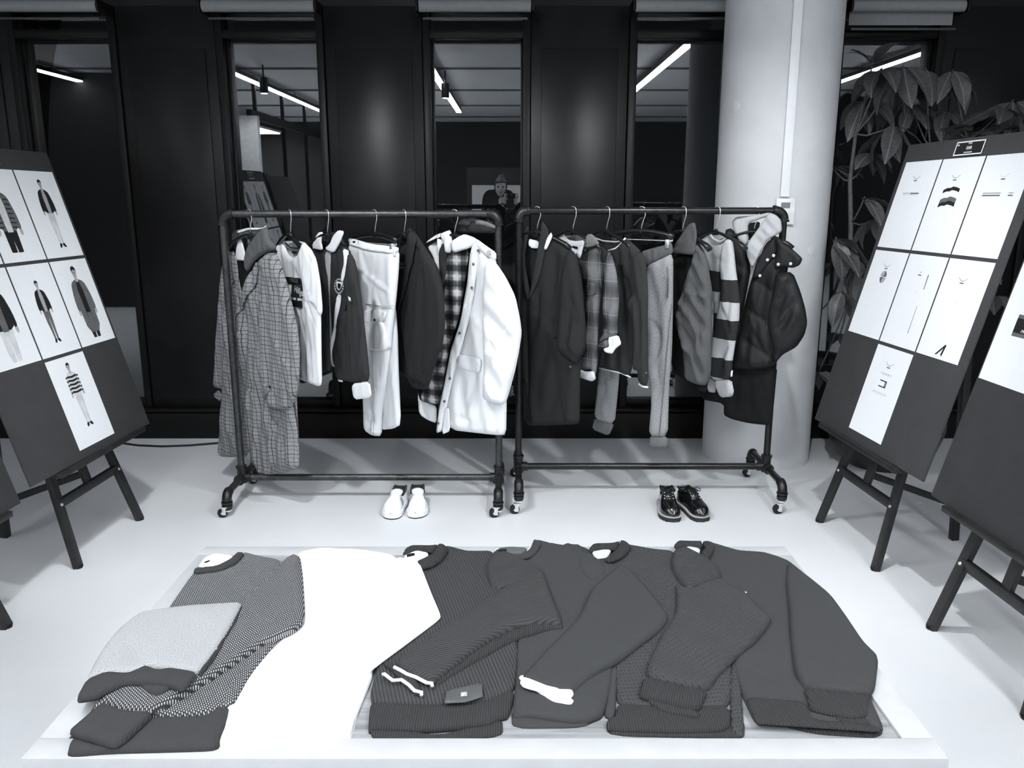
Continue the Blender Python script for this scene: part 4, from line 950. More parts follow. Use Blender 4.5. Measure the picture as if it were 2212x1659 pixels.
g.panel('far_sleeve', [(720, 600), (748, 590), (768, 965), (740, 957), (690, 948), (676, 900), (692, 760)], 'dark_cloth', .016, .02, .035, .005, 14)
g.panel('white_stripe', [(728, 275), (748, 290), (736, 400), (722, 480), (718, 430), (728, 350)], 'white_cloth', .006, .004, .006, 0, on='right_front')
g.panel('white_stripe#2', [(700, 508), (714, 516), (692, 660), (676, 780), (670, 862), (664, 800), (682, 640)], 'white_cloth', .006, .004, .006, 0, on='right_front')
g.panel('near_sleeve', [(746, 288), (775, 345), (800, 500), (830, 760), (849, 957), (800, 958), (768, 966), (748, 760), (740, 600), (746, 430)], 'dark_cloth', .03, .026, .045, .005, 12)
g.panel('cuff', [(758, 968), (850, 958), (861, 1040), (770, 1052)], 'white_cloth', .034, .014, .02, .001)
g.panel('sleeve_flash', [(738, 520), (752, 530), (754, 548), (744, 545)], 'white_cloth', .06, .003, .004, 0)
g.panel('collar', [(590, 193), (612, 193), (602, 240), (612, 287), (553, 276), (570, 225)], 'white_cloth', .018, .007, .012, .001)
g.panel('collar#2', [(720, 188), (702, 240), (668, 302), (618, 280), (650, 250), (664, 212), (690, 183)], 'white_cloth', .028, .007, .012, .001)
g.panel('hem_trim', [(686, 944), (712, 950), (712, 962), (690, 958)], 'white_cloth', .02, .004, .006, 0)
wreath = MB()
for k in range(16):
    an = 2 * math.pi * k / 16; wreath.lathe([(.002, .003), (.006, .001), (.006, 0)], g.point(693 + 21 * math.sin(an), 470 + 36 * math.cos(an), .034), g.n, 8)
wreath.build('crest_wreath', 'ink_light', g.root)
g.panel('crest_shield', [(680, 445), (706, 450), (706, 475), (694, 495), (680, 480)], 'paper', .034, .002, .004, 0, smooth=0)
g.panel('crest_shield#2', [(686, 453), (702, 457), (702, 474), (694, 486), (686, 476)], 'black_cloth', .037, .002, .004, 0, smooth=0)

# 4 white cargo trousers
g = Garment('cargo_trousers', 'white cargo trousers with a flap pocket hung from a clip hanger', 'trousers', (808, 462), R1Y, YAW['cargo'], B_)
g.panel('far_leg', [(120, 560), (170, 520), (186, 700), (191, 900), (203, 1180), (165, 1200), (105, 1206), (100, 1100), (120, 820)], 'white_cloth', -.025, .024, .05, .005)
g.panel('near_leg', [(-60, 240), (60, 266), (195, 280), (190, 400), (176, 560), (150, 800), (125, 1000), (106, 1130), (103, 1238), (60, 1236), (22, 1205), (20, 1080), (10, 900), (-5, 700), (-35, 400)], 'white_cloth', .0, .034, .07, .006, 8)
g.panel('waistband', [(-60, 220), (60, 254), (196, 268), (193, 302), (60, 288), (-58, 252)], 'white_cloth', .004, .012, .02, .001, on='near_leg')
for x, y in ((-15, 248), (85, 275), (165, 285)): g.panel('belt_loop', [(x, y - 12), (x + 10, y - 10), (x + 10, y + 36), (x, y + 34)], 'white_cloth', .02, .004, .006, 0, smooth=0)
g.panel('cargo_pocket', [(42, 640), (138, 645), (158, 760), (153, 798), (50, 790)], 'white_cloth', .0, .010, .014, .002, on='near_leg')
g.panel('pocket_flap', [(34, 590), (90, 588), (146, 600), (136, 645), (86, 668), (40, 652)], 'white_cloth', .006, .009, .012, .001, on='near_leg')
g.disc('button', 70, 643, .008, 'lining', .052)
g.strip('seam', [(175, 565), (100, 572), (20, 560)], .0025, 'off_cloth', .03); g.strip('seam', [(60, 800), (70, 1000), (62, 1230)], .002, 'off_cloth', .032)

# 5 dark blazer
g = Garment('blazer', 'dark tailored blazer between the cargo trousers and the parka', 'jacket', (872, 462), R1Y, YAW['blazer'], B_)
g.panel('back', [(200, 280), (215, 200), (262, 180), (300, 230), (380, 380), (400, 800), (250, 950), (190, 900), (180, 500)], 'lining', -.04, .012, .03, .002)
g.panel('left_front', [(205, 268), (250, 240), (262, 300), (228, 480), (205, 612), (215, 800), (242, 936), (190, 900), (178, 520), (190, 350)], 'navy_cloth', -.01, .02, .04, .003)
g.panel('right_front', [(265, 178), (300, 230), (340, 290), (390, 370), (415, 470), (425, 560), (420, 750), (400, 800), (370, 900), (340, 1002), (270, 992), (248, 945), (205, 620), (230, 480)], 'navy_cloth', .0, .026, .05, .004)
g.panel('lapel', [(258, 178), (285, 205), (302, 245), (290, 350), (250, 470), (205, 612), (214, 500), (245, 350), (255, 260)], 'navy_cloth', .004, .008, .014, .001, on='right_front')
g.panel('near_sleeve', [(310, 258), (380, 350), (415, 500), (427, 650), (412, 780), (367, 890), (335, 977), (300, 962), (240, 932), (250, 800), (285, 600), (300, 400)], 'navy_cloth', .026, .032, .06, .005, 10)
for x, y in ((319, 905), (325, 918), (331, 931)): g.disc('sleeve_button', x, y, .006, 'plastic', .052)
g.panel('collar', [(205, 200), (240, 172), (264, 178), (252, 240), (215, 268)], 'navy_cloth', -.02, .01, .02, .001)

# 6 white parka over a soft checked shirt
g = Garment('parka', 'white padded parka hung open over a soft checked shirt', 'coat', (981, 462), R1Y, YAW['parka'], B_)
g.panel('back', [(330, 245), (440, 190), (600, 225), (690, 320), (742, 600), (742, 1180), (460, 1190), (300, 1100), (400, 700), (400, 400)], 'lining', -.05, .03, .05, .004)
g.panel('left_shoulder', [(328, 246), (395, 200), (445, 195), (440, 300), (418, 450), (398, 400), (370, 312)], 'nylon', -.01, .026, .035, .006, 14)
g.panel('left_facing', [(398, 265), (440, 240), (446, 390), (417, 485), (402, 400)], 'dark_cloth', .01, .012, .02, .002)
g.panel('left_hem', [(290, 1008), (303, 1055), (345, 1065), (388, 1085), (387, 1172), (345, 1157), (298, 1126)], 'nylon', -.01, .014, .025, .002)
g.panel('checked_shirt', [(452, 285), (560, 265), (530, 480), (500, 640), (455, 780), (428, 920), (408, 1082), (298, 1055), (345, 930), (400, 780), (425, 540), (430, 400)], 'buffalo', .006, .018, .04, .005, 10)
g.panel('right_front', [(600, 240), (640, 265), (690, 330), (702, 400), (740, 500), (746, 1050), (743, 1231), (690, 1233), (455, 1206), (440, 1090), (480, 900), (540, 720), (590, 480)], 'nylon', .004, .045, .09, .007, 7)
g.panel('placket', [(578, 225), (615, 255), (592, 400), (576, 540), (545, 680), (502, 830), (467, 960), (442, 1080), (417, 1212), (384, 1223), (400, 1100), (430, 960), (460, 800), (510, 650), (545, 450), (560, 300)], 'nylon', .03, .014, .02, .003, 16)
g.strip('zip', [(562, 300), (548, 450), (512, 650), (462, 800), (432, 960), (402, 1100), (388, 1215)], .004, 'ink_light', .038)
g.panel('near_sleeve', [(650, 325), (690, 348), (740, 420), (790, 520), (815, 640), (823, 710), (810, 800), (790, 900), (760, 1010), (740, 1072), (680, 1067), (626, 1046), (635, 900), (630, 700), (625, 500), (635, 400)], 'nylon', .06, .055, .085, .010, 9, ang=.5)
g.panel('pocket_flap', [(498, 830), (520, 816), (560, 816), (638, 830), (634, 911), (560, 896), (512, 872)], 'nylon', .006, .014, .02, .001, on='right_front')
g.panel('collar', [(462, 240), (500, 215), (530, 203), (575, 218), (602, 235), (560, 275), (470, 302)], 'nylon', .034, .018, .025, .003)
g.panel('collar#2', [(400, 205), (430, 190), (458, 182), (468, 235), (462, 302), (432, 300), (428, 250)], 'nylon', .016, .014, .02, .003)
g.panel('hood_flap', [(590, 225), (640, 262), (692, 298), (693, 338), (640, 312), (600, 272)], 'nylon', .05, .018, .022, .004, 16)
g.panel('hem_strap', [(430, 1094), (453, 1094), (457, 1212), (414, 1231)], 'nylon', .04, .006, .01, 0)
for x, y in ((575, 357), (567, 478), (505, 710), (455, 943), (427, 1060), (395, 1172), (600, 288)): g.disc('snap', x, y, .0075, 'ink_mid', .046)
g.disc('toggle', 655, 297, .013, 'ink_light', .07)
g.panel('hood_reflection', [(470, 165), (520, 125), (580, 122), (640, 140), (688, 165), (690, 200), (600, 205), (500, 200)], 'dark_cloth', -.10, .03, .03, .004, quilt=(.03, .006))  # window reflection of the parka's back, modelled as a solid cloth piece
g.panel('hood_reflection_rim', [(490, 160), (520, 125), (580, 120), (640, 138), (690, 160), (690, 178), (620, 160), (540, 160)], 'rib_grey', -.08, .012, .02, .003)  # pale upper edge of the same reflection, modelled as cloth

# ------------------------------------------------------------------ right rack
# 7 dark wool overcoat
g = Garment('overcoat', 'long plain dark wool overcoat over a white collar, first on the right rack', 'coat', (1160, 457), R2Y, YAW['over'], C_)
g.panel('lining', [(110, 200), (250, 195), (230, 300), (150, 560), (105, 430)], 'lining', -.04, .012, .03, .002)
g.panel('far_sleeve', [(120, 205), (50, 245), (10, 280), (-30, 400), (-20, 700), (60, 800), (110, 640), (112, 400)], 'navy_cloth', -.04, .03, .05, .004)
g.panel('left_front', [(125, 205), (60, 260), (60, 450), (105, 640), (112, 900), (122, 1182), (275, 1184), (215, 900), (165, 640), (147, 560), (108, 430)], 'navy_cloth', -.012, .022, .05, .005)
g.panel('right_front', [(255, 198), (300, 240), (380, 290), (402, 400), (422, 700), (412, 900), (409, 1150), (400, 1177), (250, 1182), (150, 1186), (150, 700), (145, 550), (195, 430)], 'navy_cloth', .0, .03, .07, .006, 7)
g.panel('left_lapel', [(130, 158), (105, 290), (110, 420), (145, 557), (157, 520), (124, 330), (152, 170)], 'navy_cloth', .016, .008, .012, .001)
g.panel('right_lapel', [(215, 128), (252, 190), (237, 265), (202, 432), (147, 552), (155, 500), (190, 300), (205, 220)], 'dark_cloth', .022, .010, .014, .001)
g.panel('near_sleeve', [(350, 285), (396, 318), (422, 450), (442, 700), (436, 800), (392, 872), (350, 842), (290, 792), (300, 700), (305, 500), (328, 340)], 'navy_cloth', .032, .036, .07, .006, 9)
g.panel('shirt_collar', [(147, 226), (200, 240), (202, 276), (165, 277), (147, 262)], 'white_cloth', .0, .006, .01, 0); g.panel('shirt_collar#2', [(262, 192), (270, 214), (238, 286), (224, 282), (240, 225)], 'white_cloth', .03, .006, .01, 0)
g.strip('pocket_edge', [(272, 735), (300, 722)], .003, 'lining', .034); g.panel('cuff_label', [(355, 878), (366, 880), (366, 888), (355, 886)], 'paper', .045, .002, .003, 0, smooth=0)
# 8 checked shirt over a white tee
g = Garment('checked_shirt', 'dark checked overshirt with turned white cuff over a white tee', 'shirt', (1238, 457), R2Y, YAW['shirt'], C_)
g.panel('back', [(285, 215), (440, 205), (540, 300), (500, 700), (460, 880), (400, 880), (420, 500)], 'tartan', -.04, .012, .03, .002)
g.panel('tee', [(318, 198), (350, 232), (390, 240), (432, 234), (442, 290), (406, 338), (370, 284), (335, 235)], 'white_cloth', -.012, .01, .02, .001)
g.panel('tee_label', [(370, 262), (398, 268), (396, 280), (372, 274)], 'black_cloth', .0, .003, .004, 0, smooth=0)
g.panel('far_shoulder', [(278, 210), (320, 198), (368, 272), (385, 302), (300, 232)], 'off_cloth', .0, .01, .02, .001)
g.panel('body', [(385, 300), (430, 292), (515, 262), (545, 320), (525, 420), (512, 560), (502, 720), (500, 860), (490, 930), (470, 892), (430, 898), (400, 900), (442, 720), (442, 500), (425, 400)], 'tartan', .0, .022, .04, .005, 10)
g.panel('near_sleeve', [(513, 262), (570, 300), (597, 400), (610, 530), (602, 640), (602, 722), (555, 737), (505, 765), (538, 700), (530, 560), (540, 400)], 'tartan', .02, .026, .04, .006, 12)
g.panel('chest_pocket', [(455, 448), (508, 452), (505, 518), (450, 512)], 'tartan', .0, .006, .01, .001, on='body')
g.panel('collar', [(445, 203), (475, 203), (514, 256), (470, 268), (435, 277), (408, 345), (428, 270)], 'tartan', .03, .008, .012, .001); g.panel('collar_stand', [(436, 262), (410, 336), (388, 306), (418, 264)], 'white_cloth', .02, .006, .01, 0)
g.panel('cuff', [(553, 732), (606, 720), (623, 766), (592, 790), (576, 817), (543, 810), (528, 790), (562, 780)], 'white_cloth', .034, .016, .018, .003, 20); g.panel('cuff#2', [(503, 765), (552, 740), (566, 775), (500, 800)], 'tartan', .028, .014, .018, .003)
g.panel('hem_lining', [(396, 850), (404, 892), (440, 908), (482, 903), (492, 946), (470, 959), (402, 936), (394, 890)], 'off_cloth', .012, .012, .02, .002)
# 9 dark sweater with pale piping
g = Garment('sweater', 'dark crew neck sweater edged with thin white piping, hung beside the joggers', 'sweater', (1311, 457), R2Y, YAW['sweat'], C_)
g.panel('back', [(470, 205), (560, 250), (640, 222), (720, 290), (700, 600), (660, 900), (530, 870), (590, 500)], 'dark_cloth', -.035, .012, .03, .002)
g.panel('body', [(556, 286), (600, 272), (642, 224), (682, 250), (722, 290), (712, 400), (702, 550), (692, 700), (671, 936), (610, 911), (508, 890), (520, 800), (580, 720), (606, 560), (590, 430)], 'dark_cloth', .0, .024, .05, .005, 9)
g.panel('near_sleeve', [(715, 288), (746, 330), (757, 500), (753, 700), (758, 987), (713, 970), (711, 900), (682, 900), (694, 680), (650, 556), (700, 500), (692, 330)], 'dark_cloth', .024, .026, .04, .005, 12)
g.strip('neck_piping', [(468, 207), (490, 225), (530, 238), (590, 243), (615, 240)], .0035, 'trim_white', .0); g.strip('neck_piping', [(556, 287), (590, 278), (615, 258), (642, 224)], .0045, 'trim_white', .014)
g.strip('hem_piping', [(508, 889), (560, 899), (620, 914), (669, 936)], .0045, 'trim_white', .008); g.strip('cuff_piping', [(712, 971), (732, 984), (757, 988)], .005, 'trim_white', .03)
g.panel('cuff_tab', [(742, 910), (754, 911), (754, 917), (742, 916)], 'paper', .055, .002, .003, 0, smooth=0)
# 10 joggers
g = Garment('joggers', 'grey marl joggers with ribbed cuffs hung from a clip hanger', 'trousers', (1386, 457), R2Y, YAW['jog'], C_)
g.panel('far_leg', [(742, 335), (640, 500), (540, 750), (510, 890), (498, 1020), (483, 1148), (587, 1180), (606, 1000), (614, 900), (700, 700), (765, 600)], 'joggers', -.035, .026, .05, .005)
g.panel('far_cuff', [(485, 1142), (588, 1172), (558, 1238), (470, 1202)], 'rib_grey', -.032, .02, .03, .002)
g.panel('near_leg', [(748, 366), (820, 330), (888, 298), (887, 530), (882, 800), (866, 1000), (860, 1242), (764, 1238), (780, 1050), (760, 900), (748, 650)], 'joggers', .0, .034, .06, .006, 9)
g.panel('near_cuff', [(767, 1234), (860, 1240), (857, 1299), (769, 1296)], 'rib_grey', .004, .024, .03, .002)
g.panel('waistband', [(722, 292), (800, 270), (850, 258), (880, 243), (890, 302), (820, 336), (748, 372), (735, 325)], 'grey_jersey', .004, .016, .025, .003, 18)
g.strip('pocket_seam', [(856, 370), (862, 430), (858, 530)], .003, 'ink_mid', .034); g.strip('seam', [(880, 560), (855, 800), (838, 1000), (815, 1235)], .002, 'ink_mid', .034)
# 11 grey jacket
g = Garment('jacket', 'mid-grey collared jacket with a slouchy sleeve between joggers and striped sweater', 'jacket', (1476, 457), R2Y, YAW['denim'], D_)
g.panel('body', [(128, 300), (180, 300), (240, 310), (300, 328), (318, 500), (314, 900), (296, 986), (200, 952), (118, 905), (118, 400)], 'black_cloth', -.02, .02, .04, .004)
g.panel('near_sleeve', [(240, 245), (300, 318), (322, 480), (323, 700), (319, 920), (300, 976), (270, 979), (195, 951), (185, 800), (165, 710), (145, 640), (160, 580), (200, 430), (238, 330)], 'mid_cloth', .016, .036, .05, .010, 12, ang=.6)
g.panel('collar', [(240, 143), (250, 200), (238, 312), (180, 306), (128, 301), (135, 262), (190, 180), (215, 148)], 'mid_cloth', .03, .012, .018, .002)
g.panel('hem_tab', [(255, 973), (300, 973), (297, 1013), (257, 1006)], 'black_cloth', .0, .008, .012, 0)
# 12 striped sweater
g = Garment('striped_sweater', 'chunky pale knit sweater with broad dark stripes and turned ribbed cuff', 'sweater', (1549, 457), R2Y, YAW['stripe'], D_)
def zz(x, y, off=.02): return float(g.point(x, y, off)[2] - g.o3[2])
bands = [(zz(440, 552), zz(440, 438)), (zz(450, 750), zz(460, 648)), (zz(430, 952), zz(440, 852))]
bands2 = [(zz(345, 500), zz(345, 395)), (zz(345, 700), zz(345, 610)), (zz(345, 890), zz(345, 800))]
MT['stripes'] = zbands('broad_striped_knit', bands, .03, .52); MT['stripes2'] = zbands('broad_striped_knit_body', bands2, .03, .5)
g.panel('body', [(262, 242), (308, 205), (332, 238), (370, 250), (405, 228), (436, 300), (440, 500), (430, 900), (345, 950), (316, 942), (320, 860), (335, 700), (342, 560), (320, 400), (290, 300)], 'stripes2', -.012, .022, .04, .004)
g.panel('near_sleeve', [(385, 260), (405, 228), (432, 231), (440, 300), (450, 400), (468, 520), (466, 650), (446, 760), (432, 850), (427, 947), (338, 955), (322, 900), (330, 760), (352, 640), (372, 560), (380, 460), (372, 360)], 'stripes', .018, .03, .045, .006, 10)
g.panel('neck_rib', [(308, 205), (332, 238), (370, 252), (408, 228), (400, 215), (370, 236), (340, 225), (325, 200)], 'light_jersey', .012, .008, .012, 0)
g.panel('far_cuff', [(318, 930), (346, 960), (346, 1017), (310, 1012), (302, 986)], 'light_jersey', .0, .014, .02, .002)
g.panel('cuff', [(338, 952), (428, 948), (440, 1010), (431, 1036), (371, 1041), (350, 992)], MT['cuffrib'] if 'cuffrib' in MT else knit('pale_cuff_rib', .5, 'rib', .007), .024, .026, .03, .002)
g.panel('side_tag', [(424, 905), (434, 900), (432, 932), (422, 936)], 'paper', .045, .002, .003, 0, smooth=0)
# 13 black padded coat
g = Garment('padded_coat', 'black padded coat with a pale grey hood at the right end of the rack', 'coat', (1631, 457), R2Y, YAW['puff'], D_)
g.panel('long_hem', [(300, 940), (275, 990), (275, 1049), (388, 1072), (387, 1131), (430, 1152), (520, 1173), (626, 1184), (642, 1100), (664, 860), (430, 860)], 'black_cloth', -.03, .026, .05, .005)
g.panel('left_front', [(392, 182), (430, 172), (505, 268), (527, 380), (507, 500), (472, 660), (442, 850), (425, 905), (330, 900), (350, 600), (385, 400)], 'puffer', -.018, .034, .05, .004, quilt=(.16, .012))
g.panel('right_front', [(660, 203), (600, 250), (560, 350), (520, 460), (480, 620), (452, 780), (428, 892), (540, 900), (640, 884), (664, 850), (684, 800), (702, 500), (722, 330)], 'puffer', .0, .042, .07, .005, quilt=(.17, .016))
g.panel('near_sleeve', [(655, 395), (742, 398), (782, 500), (807, 590), (816, 660), (801, 722), (760, 782), (690, 820), (652, 863), (640, 800), (613, 690), (620, 600), (640, 480)], 'puffer', .05, .06, .085, .010, 10, ang=-.5)
g.panel('collar', [(652, 213), (600, 268), (555, 340), (530, 432), (570, 422), (602, 372), (640, 332), (662, 290)], 'puffer', .05, .016, .022, .002)
g.panel('collar_flap', [(655, 208), (700, 248), (760, 298), (792, 330), (777, 362), (745, 377), (700, 372), (648, 382), (645, 350), (662, 290)], 'puffer', .07, .024, .03, .004)
for x, y in ((612, 335), (643, 313), (573, 416), (667, 358), (730, 355)): g.disc('snap', x, y, .0085, 'chrome', .092 if x > 640 else .066)
g.strip('pocket_zip', [(604, 656), (612, 720), (622, 790), (634, 862)], .005, 'plastic', .046)
g.panel('hood_back', [(428, 142), (450, 115), (500, 112), (560, 105), (622, 91), (626, 112), (580, 122), (512, 150), (516, 232), (507, 268), (470, 242), (440, 192)], 'light_jersey', .0, .024, .03, .004)
g.panel('hood_inside', [(512, 148), (575, 138), (566, 190), (512, 245)], 'black_cloth', -.01, .01, .02, 0)
g.panel('hood', [(620, 91), (655, 105), (682, 132), (687, 190), (650, 212), (602, 242), (562, 332), (532, 382), (503, 305), (508, 250), (560, 180)], 'light_jersey', .035, .026, .035, .006, 16, ang=.7)
# ------------------------------------------------------------------ folded knitwear on the table
def cv(o, s, pts): return [(o[0] + x / s, o[1] + y / s) for x, y in pts]
E_ = lambda p: cv((60, 1160), 3.325, p)
F_ = lambda p: cv((440, 1160), 3.16, p)
G_ = lambda p: cv((1040, 1160), 3.324, p)
H_ = lambda p: cv((1440, 1140), 2.865, p)
def sweater(label, c): 
    p = at_z(c[0], c[1], ZT); return empty('folded_sweater', (p[0], p[1], ZT), label, 'sweater', 'folded sweaters on the table')
z = ZT + .001
# six: plain rib-hemmed sweater at the right
s = sweater('plain charcoal sweater lying rightmost on the table', (1720, 1400))
tpanel(s, 'back_layer', H_([(545, 1232), (620, 1228), (1330, 1262), (1338, 1280), (1280, 1303), (900, 1278), (560, 1260)]), z, .006, .006, 'rib_dark')
tpanel(s, 'body', H_([(220, 90), (300, 105), (450, 150), (600, 160), (700, 190), (760, 215), (900, 330), (1000, 430), (1100, 600), (1200, 850), (1270, 1080), (1346, 1250), (1310, 1268), (980, 1245), (640, 1222), (550, 1215), (470, 1050), (400, 850), (420, 500), (250, 300), (200, 180)]), z + .004, .014, .016, 'plain_knit', .003, 5, zb=z)
tpanel(s, 'hem', H_([(478, 1050), (660, 1062), (860, 1080), (900, 1195), (1230, 1212), (1346, 1250), (1310, 1266), (980, 1244), (640, 1220), (552, 1214)]), z + .021, .006, .006, 'rib_dark', .001)
tpanel(s, 'cuff_layer', H_([(905, 1155), (1100, 1195), (1258, 1205), (1262, 1222), (1100, 1220), (920, 1180)]), z + .018, .006, .005, 'rib_dark', 0)
tpanel(s, 'sleeve', H_([(742, 212), (900, 330), (1020, 430), (1120, 570), (1220, 720), (1302, 800), (1310, 830), (1290, 1000), (1262, 1050), (1100, 1030), (880, 1010), (840, 990), (790, 900), (765, 700), (755, 500), (735, 350)]), z + .016, .018, .018, 'plain_knit', .002, 6)
tpanel(s, 'cuff', H_([(845, 990), (1050, 1020), (1275, 1035), (1250, 1070), (1238, 1178), (1140, 1188), (1000, 1160), (885, 1132), (870, 1060)]), z + .024, .010, .010, 'rib_dark', .001)
tpanel(s, 'collar_back', H_([(42, 120), (68, 92), (150, 95), (222, 95), (215, 132), (130, 116), (60, 135)]), z + .034, .014, .008, 'rib_dark', 0)
tpanel(s, 'neck_lining', H_([(88, 132), (140, 117), (212, 135), (190, 175), (120, 180)]), z + .030, .006, .006, 'off_cloth', 0)
tpanel(s, 'collar', H_([(218, 92), (255, 92), (292, 102), (286, 160), (250, 207), (212, 178), (242, 130)]), z + .034, .012, .010, 'rib_dark', 0)
tpanel(s, 'flag_tab', H_([(458, 394), (495, 396), (495, 403), (458, 402)]), z + .034, .001, .001, 'paper', 0, smooth=0, step=.004)
# five: waffle knit
s = sweater('charcoal waffle-knit sweater second from the right on the table', (1440, 1400))
tpanel(s, 'back_layer', G_([(900, 1395), (1400, 1420), (1780, 1410), (1890, 1420), (1890, 1445), (1760, 1448), (905, 1432)]), z, .006, .006, 'rib_dark', 0)
tpanel(s, 'side_layer', G_([(1790, 950), (1815, 920), (1862, 1150), (1890, 1425), (1870, 1440), (1790, 1425), (1780, 1200)]), z + .002, .012, .012, 'waffle', .001, zb=z)
tpanel(s, 'body', G_([(800, 80), (1000, 60), (1075, 70), (1220, 95), (1380, 108), (1470, 250), (1600, 500), (1800, 900), (1790, 1220), (1600, 1250), (1300, 1245), (975, 1220), (960, 1000), (940, 600), (900, 300)]), z + .005, .014, .014, 'waffle', .002, 6, zb=z)
tpanel(s, 'hem', G_([(975, 1205), (1200, 1225), (1400, 1238), (1790, 1215), (1785, 1400), (1400, 1412), (1000, 1400), (902, 1385), (895, 1330), (960, 1300)]), z + .008, .012, .010, 'rib_dark', .001, zb=z)
tpanel(s, 'cuff_layer', G_([(1128, 1188), (1300, 1222), (1552, 1262), (1572, 1285), (1550, 1304), (1300, 1262), (1128, 1220)]), z + .022, .007, .006, 'rib_dark', 0)
tpanel(s, 'sleeve', G_([(1395, 330), (1480, 395), (1620, 330), (1720, 310), (1872, 388), (2070, 588), (2084, 612), (1960, 770), (1862, 842), (1700, 1010), (1628, 1112), (1400, 1082), (1160, 1012), (1280, 740), (1400, 560)]), z + .024, .020, .018, 'waffle', .003, 7, ang=.5)
tpanel(s, 'shoulder_fold', G_([(1378, 112), (1450, 88), (1560, 130), (1700, 228), (1730, 300), (1640, 335), (1480, 402), (1400, 310), (1358, 210)]), z + .020, .024, .022, 'diag2', .005, 22, ang=-.5)
tpanel(s, 'cuff', G_([(1160, 1008), (1400, 1080), (1628, 1110), (1562, 1248), (1440, 1235), (1300, 1192), (1138, 1158), (1140, 1120)]), z + .028, .012, .012, 'rib_dark', .001, ang=-.3)
tpanel(s, 'collar_back', G_([(770, 96), (800, 62), (950, 58), (1000, 30), (965, 98), (880, 92), (780, 112)]), z + .034, .014, .008, 'rib_dark', 0)
tpanel(s, 'neck_lining', G_([(790, 110), (860, 92), (935, 96), (905, 150), (820, 160)]), z + .030, .006, .006, 'off_cloth', 0)
tpanel(s, 'collar', G_([(1000, 28), (1045, 45), (1078, 75), (1012, 152), (928, 184), (880, 172), (945, 120), (985, 70)]), z + .034, .012, .010, 'rib_dark', 0)
# four: plain with white cuff
s = sweater('plain charcoal sweater with bright white cuff in the middle of the table', (1260, 1380))
tpanel(s, 'back_layer', G_([(215, 1330), (500, 1345), (750, 1350), (880, 1320), (880, 1345), (750, 1372), (218, 1378)]), z, .006, .006, 'plain_knit', 0)
tpanel(s, 'side_layer', G_([(940, 920), (982, 905), (978, 1100), (960, 1300), (930, 1310), (880, 1290), (900, 1150)]), z + .004, .012, .012, 'plain_knit', .001, zb=z)
tpanel(s, 'body', G_([(390, 24), (450, 45), (580, 72), (720, 78), (880, 150), (1000, 260), (1010, 600), (945, 900), (930, 1100), (875, 1290), (760, 1335), (650, 1340), (520, 1325), (340, 1295), (215, 1302), (250, 1000), (262, 600), (250, 250), (300, 140)]), z + .008, .015, .015, 'plain_knit', .003, 6, zb=z)
tpanel(s, 'shoulder_fold', G_([(570, 75), (615, 52), (655, 62), (690, 70), (720, 78), (745, 120), (870, 180), (900, 260), (800, 330), (720, 280), (690, 180), (640, 110)]), z + .018, .014, .018, 'plain_knit', .005, 16, ang=-.6)
tpanel(s, 'sleeve', G_([(1000, 215), (1055, 232), (1200, 390), (1330, 555), (1342, 600), (1300, 668), (1120, 800), (980, 910), (820, 995), (665, 1130), (640, 1142), (540, 1110), (400, 1080), (280, 1032), (350, 960), (500, 790), (700, 600), (780, 400), (900, 290)]), z + .024, .020, .018, 'plain_knit', .002, 6)
tpanel(s, 'cuff_layer', G_([(275, 1082), (500, 1140), (640, 1165), (667, 1187), (642, 1217), (500, 1182), (268, 1106)]), z + .026, .010, .008, 'trim_white', .001)
tpanel(s, 'cuff', G_([(288, 1020), (330, 1022), (450, 1070), (540, 1104), (650, 1107), (665, 1130), (642, 1160), (500, 1135), (300, 1082), (275, 1048)]), z + .034, .012, .010, 'trim_white', .001)
tpanel(s, 'neck_lining', G_([(104, 92), (200, 80), (340, 88), (290, 130), (190, 130)]), z + .030, .010, .006, 'grey_jersey', 0)
tpanel(s, 'collar', G_([(376, 18), (432, 50), (402, 110), (350, 152), (250, 166), (196, 134), (290, 132), (350, 92)]), z + .034, .010, .010, 'plain_knit', 0)
MB().tube([Vector(at_z(x, y, zsc(z + .026))) for x, y in G_([(105, 92), (180, 124), (230, 132), (275, 128), (340, 95), (382, 28)])], .003, 8).build('neck_piping', 'trim_white', s, smooth=True)
tpanel(s, 'neck_label', G_([(105, 92), (180, 85), (180, 106), (110, 112)]), z + .042, .002, .002, 'black_cloth', 0, smooth=0)
# three: diagonal rib with leather patch
s = sweater('charcoal diagonal-rib sweater with stitched patch and piped cuff left of the table centre', (980, 1400))
tpanel(s, 'back_layer', F_([(1125, 1345), (1160, 1362), (1600, 1370), (2040, 1320), (2044, 1366), (1600, 1397), (1152, 1397)]), z, .008, .007, 'rib_dark', 0)
tpanel(s, 'body', F_([(1400, 130), (1560, 100), (1660, 70), (1800, 108), (1990, 108), (2060, 300), (2130, 600), (2150, 800), (2125, 1060), (1900, 1155), (1500, 1170), (1150, 1150), (1135, 1080), (1180, 890), (1300, 600), (1350, 300)]), z + .006, .016, .016, 'diag', .002, 6, zb=z)
tpanel(s, 'hem', F_([(1140, 1140), (1500, 1162), (1900, 1150), (2095, 1055), (2122, 1080), (2082, 1235), (2030, 1245), (1940, 1295), (1500, 1332), (1180, 1322), (1122, 1335), (1128, 1230)]), z + .008, .014, .012, 'rib_dark', .001, zb=z)
tpanel(s, 'shoulder_cap', [(1048, 1228), (1068, 1192), (1102, 1198), (1150, 1222), (1176, 1240), (1130, 1272), (1060, 1275)], z + .022, .022, .022, 'diag2', .003, 10)
tpanel(s, 'cuff_layer', F_([(1218, 945), (1245, 930), (1340, 985), (1420, 1000), (1490, 1062), (1486, 1086), (1440, 1080), (1380, 1030), (1290, 1000)]), z + .03, .010, .007, 'rib_dark', 0)
